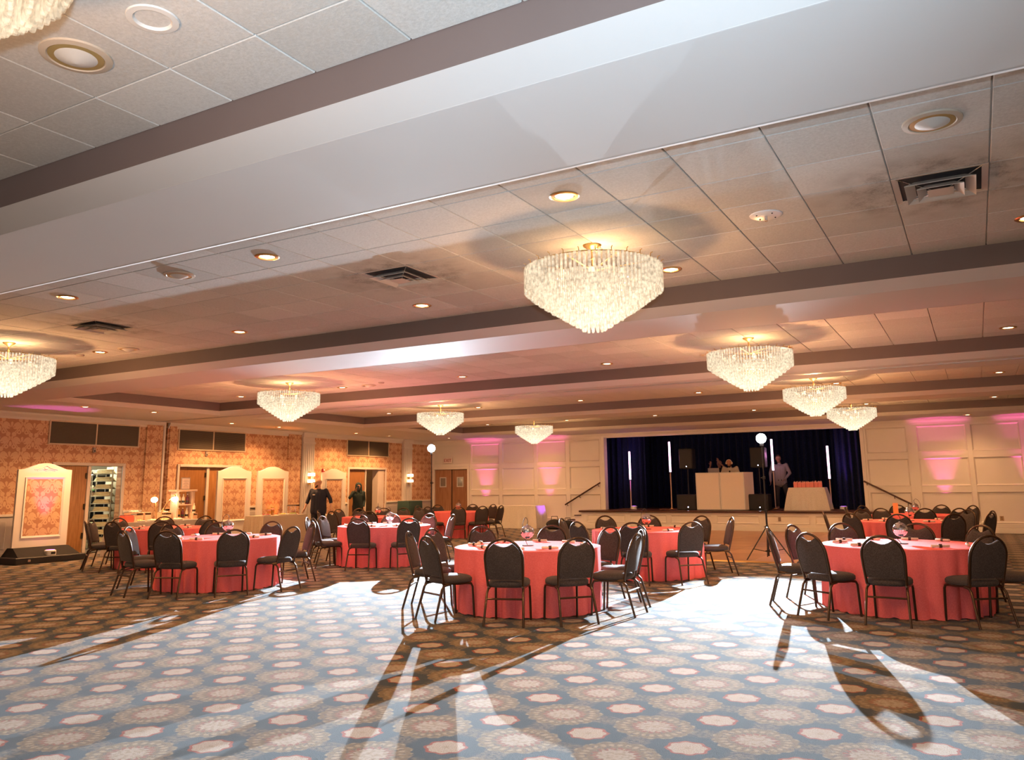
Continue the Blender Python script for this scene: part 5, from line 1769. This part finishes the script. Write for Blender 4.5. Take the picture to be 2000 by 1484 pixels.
q = MB(); q.addm([(-0.86, 0.015, 0.02), (-1.0, 0.55, 0.02), (-1.0, 0.55, 1.24), (-0.86, 0.015, 1.24), (-0.84, 0.03, 0.02), (-0.97, 0.56, 0.02), (-0.97, 0.56, 1.24), (-0.84, 0.03, 1.24)], [(3, 2, 1, 0), (4, 5, 6, 7), (1, 5, 4, 0), (7, 6, 2, 3), (2, 6, 5, 1), (4, 7, 3, 0)]); q.build('side_panel', BP, bo)
q = MB(); q.bbox(-0.8, 0.7, 0.06, 0.55, 1.0, 1.03, 0.005); q.build('worktop', BLACK, bo)
lp = thing('laptop', 'open grey laptop on the booth in front of the performer', 'laptop', (-7.72, 27.52, SZ + 1.031))
q = MB(); q.bbox(-0.17, 0.17, -0.02, 0.22, 0, 0.02, 0.005); q.build('keyboard', mat('laptop_grey', (0.35, 0.32, 0.32), 0.4, metal=0.5), lp)
q = MB(); q.addm([(-0.19, -0.02, 0.02), (0.19, -0.02, 0.02), (0.19, -0.09, 0.36), (-0.19, -0.09, 0.36), (-0.19, -0.005, 0.02), (0.19, -0.005, 0.02), (0.19, -0.075, 0.36), (-0.19, -0.075, 0.36)], [(0, 1, 2, 3), (7, 6, 5, 4), (0, 4, 5, 1), (3, 2, 6, 7), (1, 5, 6, 2), (0, 3, 7, 4)]); q.build('screen', mat('laptop_grey', (0.35, 0.32, 0.32), 0.4), lp)


def subwoofer(x, y, w, h, label):
    o = thing('subwoofer', label, 'loudspeaker', (x, y, SZ), group='black subwoofers')
    q = MB(); q.bbox(-w, w, -0.28, 0.28, 0, h, 0.015); q.build('cabinet', mat('speaker_black', (0.022, 0.021, 0.022), 0.6), o)
    q = MB(); q.bbox(-w + 0.03, w - 0.03, -0.295, -0.28, 0.03, h - 0.03, 0.006); q.build('grille', mat('grille_black', (0.012, 0.012, 0.013), 0.5), o)
    q = MB(); q.lathe([(0.0, 0.0), (0.02, 0.0)], 10, mtx=Matrix.Translation((0.06, -0.297, 0.10)) @ Matrix.Rotation(PI / 2, 4, 'X')); q.build('badge', emat('badge_white', (0.9, 0.9, 1.0), 1.5), o)


subwoofer(-8.72, 27.75, 0.34, 0.52, 'black subwoofer left of the booth, carrying a loudspeaker on a pole')
subwoofer(-6.32, 27.75, 0.33, 0.52, 'black subwoofer right of the booth')


def pole_speaker(x, y, z0, zb, w, h, label):
    o = thing('loudspeaker', label, 'loudspeaker', (x, y, z0), group='black loudspeakers on poles')
    q = MB(); q.lathe([(0.05, 0.0), (0.05, 0.012), (0.022, 0.02)], 12); q.tube([(0, 0, 0.01), (0, 0, zb - z0 + 0.05)], 0.018, 8); q.build('pole', BLACK, o, True)
    q = MB(); q.bbox(-w, w, -0.2, 0.2, zb - z0, zb - z0 + h, 0.03); q.build('cabinet', mat('speaker_black', (0.022, 0.021, 0.022), 0.6), o)
    q = MB(); q.bbox(-w + 0.02, w - 0.02, -0.215, -0.2, zb - z0 + 0.02, zb - z0 + h - 0.02, 0.006); q.build('grille', mat('grille_black', (0.012, 0.012, 0.013), 0.5), o)
    q = MB(); q.lathe([(0.0, 0.0), (0.018, 0.0)], 10, mtx=Matrix.Translation((0.02, -0.217, zb - z0 + 0.08)) @ Matrix.Rotation(PI / 2, 4, 'X')); q.build('badge', emat('badge_white', (0.9, 0.9, 1.0), 1.5), o)


pole_speaker(-8.72, 27.8, SZ + 0.521, 2.01, 0.24, 0.70, 'black loudspeaker on a pole left of the booth')
pole_speaker(-6.32, 27.95, SZ + 0.521, 2.0, 0.24, 0.68, 'black loudspeaker on a pole behind the right strobe')
stb = long_table('stage_table', 'small white clothed table with coral gift bags on the stage', -5.30, -4.22, 27.35, 27.95, 0.72, WHITECLOTH, 0.16, 16, 9)
stb.location.z = SZ
for i in range(7):
    x = -5.11 + 0.125 * i
    o = thing('gift_bag', 'coral gift bag with tissue, %s from the left on the stage table' % ORD[i], 'gift bag', (x, 27.55 + 0.03 * (i % 2), SZ + 0.722), 0.0, 'coral gift bags on the stage table')
    q = MB(); q.bbox(-0.058, 0.058, -0.04, 0.04, 0, 0.15, 0.004); q.build('bag', mat('coral_paper', (0.82, 0.26, 0.22), 0.55), o)
    q = MB()
    rr = random.Random(i)
    for k in range(5):
        u = -0.045 + 0.0225 * k
        q.addm([(u - 0.018, -0.02, 0.145), (u + 0.018, -0.02, 0.145), (u + rr.uniform(-0.02, 0.02), 0.0, 0.18 + rr.uniform(0, 0.04)), (u, 0.03, 0.145)], [(0, 1, 2), (1, 3, 2), (3, 0, 2)])
    q.build('tissue', mat('pink_tissue', (0.85, 0.45, 0.40), 0.8), o)
    q = MB(); q.tube([(-0.025, -0.041, 0.14), (-0.02, -0.045, 0.10), (0.02, -0.045, 0.10), (0.025, -0.041, 0.14)], 0.003, 4); q.build('handle', mat('coral_paper', (0.82, 0.26, 0.22), 0.55), o)
uplight(-10.85, 28.05, SZ, (0.45, 0.12, 1.0), W_PINK * 0.30, 'violet uplight on the stage before the left side curtain', (-0.12, 0.16, 1), 38)
uplight(-3.80, 28.15, SZ, (0.45, 0.12, 1.0), W_PINK * 0.26, 'violet uplight on the stage before the right side curtain', (0.06, 0.14, 1), 32)


# ================================================================ PEOPLE
def blob(name, caps, material, parent, voxel=0.013, smooth=3, extra=None):
    """continuous skin grown over overlapping tapered limbs"""
    q = MB()
    for p0, r0, p1, r1 in caps:
        p0, p1 = Vector(p0), Vector(p1)
        q.tube([p0 + (p1 - p0) * t for t in (0, 0.25, 0.5, 0.75, 1)], [r0 + (r1 - r0) * t for t in (0, 0.25, 0.5, 0.75, 1)], 12)
        q.sphere(p0, r0, 12, 8)
        q.sphere(p1, r1, 12, 8)
    for c, r in (extra or []):
        q.sphere(c, r, 16, 12)
    me = q.mesh(name, material)
    o = bpy.data.objects.new(name, me)
    COL.objects.link(o)
    md = o.modifiers.new('remesh', 'REMESH'); md.mode = 'VOXEL'; md.voxel_size = voxel
    ms = o.modifiers.new('smooth', 'SMOOTH'); ms.iterations = smooth; ms.factor = 0.5
    bpy.context.view_layer.update()
    new = bpy.data.meshes.new_from_object(o.evaluated_get(bpy.context.evaluated_depsgraph_get()))
    o.modifiers.clear()
    o.data = new
    bpy.data.meshes.remove(me)
    new.name = name
    if not new.materials:
        new.materials.append(material)
    for p in new.polygons:
        p.use_smooth = True
    o.parent = parent
    return o


def hand_caps(w, d, side, thumb, curl=0.35):
    """wrist point, pointing direction, across-the-palm direction, thumb direction sign"""
    w, d, s = Vector(w), Vector(d).normalized(), Vector(side).normalized()
    n = d.cross(s).normalized()
    caps = []
    for k in (-1.2, -0.4, 0.4, 1.2):
        caps.append((w + s * k * 0.013, 0.017, w + d * 0.075 + s * k * 0.018, 0.0135))
    for k, ln in ((-1.5, 0.060), (-0.5, 0.075), (0.5, 0.080), (1.5, 0.068)):
        b = w + d * 0.075 + s * k * 0.0185
        m1 = b + (d * (1 - curl * 0.4) + n * curl * 0.7).normalized() * ln * 0.5
        e = m1 + (d * (1 - curl) + n * curl * 1.6).normalized() * ln * 0.5
        caps += [(b, 0.0105, m1, 0.0095), (m1, 0.0095, e, 0.008)]
    b = w + d * 0.02 + s * thumb * 0.022
    m1 = b + (d * 0.6 + s * thumb * 0.8).normalized() * 0.038
    caps += [(b, 0.014, m1, 0.011), (m1, 0.011, m1 + (d * 0.9 + s * thumb * 0.25 + n * 0.2).normalized() * 0.032, 0.009)]
    return caps


def person(label, loc, rot, J, skin, top, legs, shoe, sleeve='long', hood=False, bulk=1.0, tail=0.0):
    o = thing('person', label, 'person', loc, rot)
    g = lambda k: Vector(J[k])
    hc, nk = g('head'), g('neck')
    face = Vector(J.get('face', (0, 1, 0))).normalized()
    side = Vector((face.y, -face.x, 0)).normalized()
    up = side.cross(face).normalized()
    F = lambda a, b, c: hc + side * a + face * b + up * c
    caps = [(g('pelvis'), 0.09, g('chest'), 0.09), (g('chest'), 0.085, nk, 0.052), (nk, 0.052, hc + up * -0.06, 0.055)]
    for s in 'LR':
        caps += [(g('chest') + (g('sh' + s) - g('chest')) * 0.5, 0.07, g('sh' + s), 0.05), (g('sh' + s), 0.05, g('el' + s), 0.038), (g('el' + s), 0.038, g('wr' + s), 0.026)]
        caps += [(g('pelvis'), 0.09, g('hip' + s), 0.085), (g('hip' + s), 0.08, g('kn' + s), 0.055), (g('kn' + s), 0.052, g('an' + s), 0.036), (g('an' + s), 0.036, g('toe' + s), 0.026)]
        hd = J.get('hd' + s, g('wr' + s) - g('el' + s))
        caps += hand_caps(g('wr' + s), hd, J.get('hs' + s, (0, 1, 0)), 1 if s == 'L' else 1)
    # head: skull, jaw, brow, nose, ears, lips
    caps += [(F(0, 0.02, -0.06), 0.058, F(0, 0.05, -0.085), 0.034), (F(-0.03, 0.072, 0.012), 0.014, F(0.03, 0.072, 0.012), 0.014), (F(0, 0.085, 0.0), 0.010, F(0, 0.104, -0.030), 0.015), (F(-0.02, 0.078, -0.062), 0.009, F(0.02, 0.078, -0.062), 0.009)]
    for s in (-1, 1):
        caps += [(F(s * 0.076, -0.008, 0.012), 0.014, F(s * 0.078, -0.004, -0.028), 0.011)]
    extra = [(F(0, -0.005, 0.02), 0.086), (F(0, -0.02, 0.035), 0.084), (F(0, 0.022, -0.015), 0.070)]
    body = blob('body', caps, skin, o, 0.0105, 2, extra)
    q = MB()
    for s in (-1, 1):
        q.sphere(F(s * 0.030, 0.084, -0.006), 0.010, 8, 6)
    q.build('eyes', mat('eye_dark', (0.03, 0.02, 0.02), 0.2), body, True)
    q = MB(); q.tube([F(-0.022, 0.0885, -0.061), F(0, 0.0905, -0.060), F(0.022, 0.0885, -0.061)], 0.003, 5); q.build('mouth', mat('lip_dark', (0.22, 0.07, 0.06), 0.5), body, True)
    # clothes follow the body
    b = bulk
    ch, pv = g('chest'), g('pelvis')
    sp = (ch + pv) / 2
    tc = [(pv + Vector((0, 0, -0.06 - tail)), 0.128 * b, sp, 0.128 * b), (sp, 0.128 * b, ch, 0.13 * b)]
    for s in 'LR':
        dv = (g('sh' + s) - ch)
        dv.z = 0
        tc += [(pv + dv * 0.42 + Vector((0, 0, -0.06 - tail)), 0.125 * b, sp + dv * 0.35, 0.125 * b), (sp + dv * 0.35, 0.125 * b, ch + dv * 0.45, 0.125 * b), (ch + dv * 0.45, 0.115 * b, g('sh' + s), 0.068), (ch, 0.11, nk + Vector((0, 0, -0.03)), 0.066)]
        e = g('el' + s)
        tc += [(g('sh' + s), 0.066, e, 0.056)]
        if sleeve == 'long':
            wv = g('wr' + s)
            tc += [(e, 0.054, e + (wv - e) * 0.93, 0.040)]
        else:
            wv = g('wr' + s)
            tc += [(e, 0.056, e + (wv - e) * 0.30, 0.054)]
    blob('shirt', tc, top, o, 0.014, 4)
    lc = []
    for s in 'LR':
        a = g('an' + s)
        k = g('kn' + s)
        lc += [(pv + (g('hip' + s) - pv) * 0.5, 0.125 * b, g('hip' + s), 0.108 * b), (g('hip' + s), 0.106 * b, k, 0.074), (k, 0.074, a + (k - a) * 0.06, 0.060)]
    blob('trousers', lc, legs, o, 0.014, 3)
    for s in 'LR':
        a, t = g('an' + s), g('toe' + s)
        blob('shoe', [(Vector((a.x, a.y, 0.046)) - (t - a) * 0.25, 0.045, Vector((t.x, t.y, 0.036)), 0.036), (a, 0.045, Vector((a.x, a.y, 0.046)), 0.045)], shoe, o, 0.012, 2)
    return o, F, body


STAND = dict(pelvis=(0, 0, 0.95), chest=(0, 0.0, 1.32), neck=(0, 0.0, 1.48), head=(0, 0.025, 1.63), shL=(-0.20, 0, 1.42), shR=(0.20, 0, 1.42), elL=(-0.27, -0.02, 1.13), elR=(0.27, -0.02, 1.13), wrL=(-0.29, 0.06, 0.89), wrR=(0.29, 0.06, 0.89),
             hipL=(-0.10, 0, 0.92), hipR=(0.10, 0, 0.92), knL=(-0.12, 0.02, 0.50), knR=(0.12, 0.02, 0.50), anL=(-0.13, -0.02, 0.085), anR=(0.13, -0.02, 0.085), toeL=(-0.16, 0.15, 0.035), toeR=(0.16, 0.15, 0.035))


def pose(**k):
    d = dict(STAND)
    d.update(k)
    return d


SK1 = mat('skin_light', (0.50, 0.28, 0.19), 0.5)
SK2 = mat('skin_warm', (0.52, 0.24, 0.15), 0.5)
SK3 = mat('skin_tan', (0.30, 0.15, 0.09), 0.5)
NV = mat('black_navy_shirt', (0.010, 0.012, 0.028), 0.8, noise=0.2)
BKT = mat('black_trousers', (0.012, 0.012, 0.016), 0.85)
BKS = mat('black_shoe', (0.015, 0.014, 0.014), 0.4)
HAIR = mat('dark_beard_hair', (0.05, 0.028, 0.018), 0.7)

# man in black shirt, looking left
o, F, body = person('bearded man in a black short sleeved shirt and cap by the buffet', (-16.8, 18.2, 0), -2.80, pose(face=(0.90, 0.42, -0.08), elL=(-0.36, -0.02, 1.17), wrL=(-0.42, 0.05, 0.93), elR=(0.34, -0.03, 1.16), wrR=(0.40, 0.06, 0.92), shL=(-0.22, 0, 1.43), shR=(0.22, 0, 1.43), head=(0.01, 0.03, 1.63)), SK1, NV, BKT, BKS, 'short', bulk=1.22, tail=0.04)
q = MB(); q.sphere(F(0, -0.008, 0.052), (0.094, 0.094, 0.075), 20, 12); q.build('cap_crown', mat('cap_tan', (0.42, 0.25, 0.15), 0.7), o, True)
q = MB(); q.sphere(F(0, 0.095, 0.045), (0.072, 0.062, 0.010), 16, 8); q.build('cap_peak', mat('cap_dark', (0.06, 0.04, 0.035), 0.7), o, True)
blob('beard', [(F(-0.05, 0.035, -0.055), 0.026, F(0, 0.074, -0.092), 0.028), (F(0.05, 0.035, -0.055), 0.026, F(0, 0.074, -0.092), 0.028)], HAIR, o, 0.010, 2)
q = MB(); q.bbox(0.05, 0.125, 0.152, 0.160, 1.30, 1.33, 0.003); q.build('chest_logo', mat('logo_grey', (0.55, 0.50, 0.48), 0.6), o)

# hooded person taking a picture
o, F, body = person('person in a dark hooded top raising a phone to their face in the doorway', (-18.6, 22.1, 0), math.atan2(-0.77, 0.64) - PI / 2 + 0.15,
                    pose(head=(0, 0.03, 1.53), neck=(0, 0, 1.39), chest=(0, 0, 1.24), pelvis=(0, 0, 0.90), shL=(-0.18, 0, 1.33), shR=(0.18, 0, 1.33), elR=(0.30, 0.10, 1.17), wrR=(0.12, 0.20, 1.38), elL=(-0.21, -0.02, 1.07), wrL=(-0.18, 0.10, 0.86), hipL=(-0.1, 0, 0.87), hipR=(0.1, 0, 0.87), hdR=(-0.3, 0.2, 1.0), hsR=(0.9, 0.3, 0.3)),
                    SK3, mat('dark_green_hoodie', (0.010, 0.022, 0.022), 0.85, noise=0.2), BKT, BKS, 'long', bulk=0.98)
blob('hood', [(F(0, -0.05, 0.055), 0.105, F(0, -0.055, -0.09), 0.115), (F(-0.07, -0.01, -0.08), 0.06, F(-0.08, 0.0, -0.20), 0.08), (F(0.07, -0.01, -0.08), 0.06, F(0.08, 0.0, -0.20), 0.08), (F(-0.055, 0.02, 0.08), 0.045, F(0.055, 0.02, 0.08), 0.045), (F(-0.078, 0.03, 0.05), 0.036, F(-0.08, 0.02, -0.09), 0.045), (F(0.078, 0.03, 0.05), 0.036, F(0.08, 0.02, -0.09), 0.045)], MATS['dark_green_hoodie'], o, 0.012, 3)
ph = thing('phone', 'dark phone held up by the hooded person', 'phone', (0, 0, 0))
q = MB(); q.bbox(-0.038, 0.038, -0.005, 0.005, -0.075, 0.075, 0.003); q.build('phone_body', BLACK, ph)
q = MB(); q.bbox(-0.034, 0.034, -0.0062, -0.005, -0.068, 0.068, 0.001); q.build('phone_screen', mat('phone_glass', (0.04, 0.05, 0.06), 0.1), ph)
pr = math.atan2(-0.77, 0.64) - PI / 2 + 0.15
pv_ = Vector((0.045, 0.255, 1.50)); pv_.rotate(Euler((0, 0, pr)))
ph.location = Vector((-18.6, 22.1, 0)) + pv_
ph.rotation_euler = (0, 0, pr)

# performer behind the booth, bent over it
o, F, body = person('bearded performer with headphones bent over the booth on the stage', (-7.28, 27.98, SZ), PI + 0.05,
                    pose(head=(0.0, 0.20, 1.56), neck=(0, 0.10, 1.43), chest=(0, 0.04, 1.28), shL=(-0.21, 0.05, 1.39), shR=(0.21, 0.05, 1.39), face=(0, 0.86, -0.5), elL=(-0.30, 0.12, 1.13), wrL=(-0.22, 0.30, 1.11), elR=(0.30, 0.12, 1.13), wrR=(0.22, 0.30, 1.11), hdL=(0.3, 0.9, -0.1), hdR=(-0.3, 0.9, -0.1), hsL=(1, 0, 0), hsR=(1, 0, 0)),
                    SK2, mat('pale_shirt', (0.55, 0.46, 0.36), 0.8, noise=0.08), BKT, BKS, 'long')
blob('beard', [(F(-0.05, 0.03, -0.06), 0.03, F(0, 0.078, -0.105), 0.034), (F(0.05, 0.03, -0.06), 0.03, F(0, 0.078, -0.105), 0.034)], HAIR, o, 0.010, 2)
q = MB(); q.tube([(0, 0.165, 1.30), (0, 0.20, 1.18), (0, 0.17, 1.0)], [0.02, 0.035, 0.03], 8); q.build('tie', BKT, o, True)
hp = MB()
arc = [F(0.092 * math.cos(a), -0.005, 0.02 + 0.10 * math.sin(a)) for a in [PI * i / 12 for i in range(13)]]
hp.tube(arc, 0.010, 8)
hp.build('headphone_band', WHITEPLASTIC, o, True)
for s in (-1, 1):
    q = MB(); q.sphere(F(s * 0.092, 0.0, -0.005), (0.030, 0.042, 0.045), 12, 8); q.build('ear_cup', mat('cream_plastic', (0.72, 0.58, 0.42), 0.4), o, True)

# dark clothed person with raised hands behind the booth
person('dark clothed person with both hands raised beside the performer', (-7.86, 28.75, SZ), PI - 0.1,
       pose(head=(0, 0.03, 1.56), neck=(0, 0, 1.42), chest=(0, 0, 1.27), shL=(-0.19, 0, 1.36), shR=(0.19, 0, 1.36), elR=(0.37, 0.12, 1.27), wrR=(0.24, 0.24, 1.52), elL=(-0.30, 0.12, 1.36), wrL=(-0.06, 0.24, 1.62), hdR=(-0.2, 0.2, 1.0), hdL=(0.2, 0.1, 1.0), hsR=(1, 0, 0), hsL=(1, 0, 0)),
       SK3, mat('black_top', (0.008, 0.009, 0.014), 0.9), BKT, BKS, 'short')

# man in grey jacket
o, F, body = person('man in a grey jacket standing behind a glowing tube on the stage', (-5.88, 29.05, SZ), PI + 0.12,
                    pose(head=(0.02, 0.03, 1.69), neck=(0, 0, 1.54), chest=(0, 0, 1.37), pelvis=(0, 0, 0.98), shL=(-0.22, 0, 1.48), shR=(0.22, 0, 1.48), elL=(-0.33, 0.02, 1.20), wrL=(-0.16, 0.25, 0.99), elR=(0.32, -0.02, 1.19), wrR=(0.31, 0.10, 0.92), hipL=(-0.1, 0, 0.95), hipR=(0.1, 0, 0.95), anL=(-0.26, 0.03, 0.085), toeL=(-0.30, 0.20, 0.035), knL=(-0.19, 0.06, 0.52)),
                    SK3, mat('grey_jacket', (0.24, 0.21, 0.20), 0.8, noise=0.08), mat('charcoal_trousers', (0.035, 0.032, 0.032), 0.85), mat('tan_shoe', (0.62, 0.42, 0.28), 0.5), 'long', bulk=1.05, tail=0.06)
blob('hair', [(F(0, -0.03, 0.06), 0.085, F(0, -0.05, 0.0), 0.08)], HAIR, o, 0.012, 2)

# lamps hang no light on their own glass: the lamps beside them do
for _m in bpy.data.materials:
    if _m.name != 'flash_dome':
        _m.cycles.emission_sampling = 'NONE'
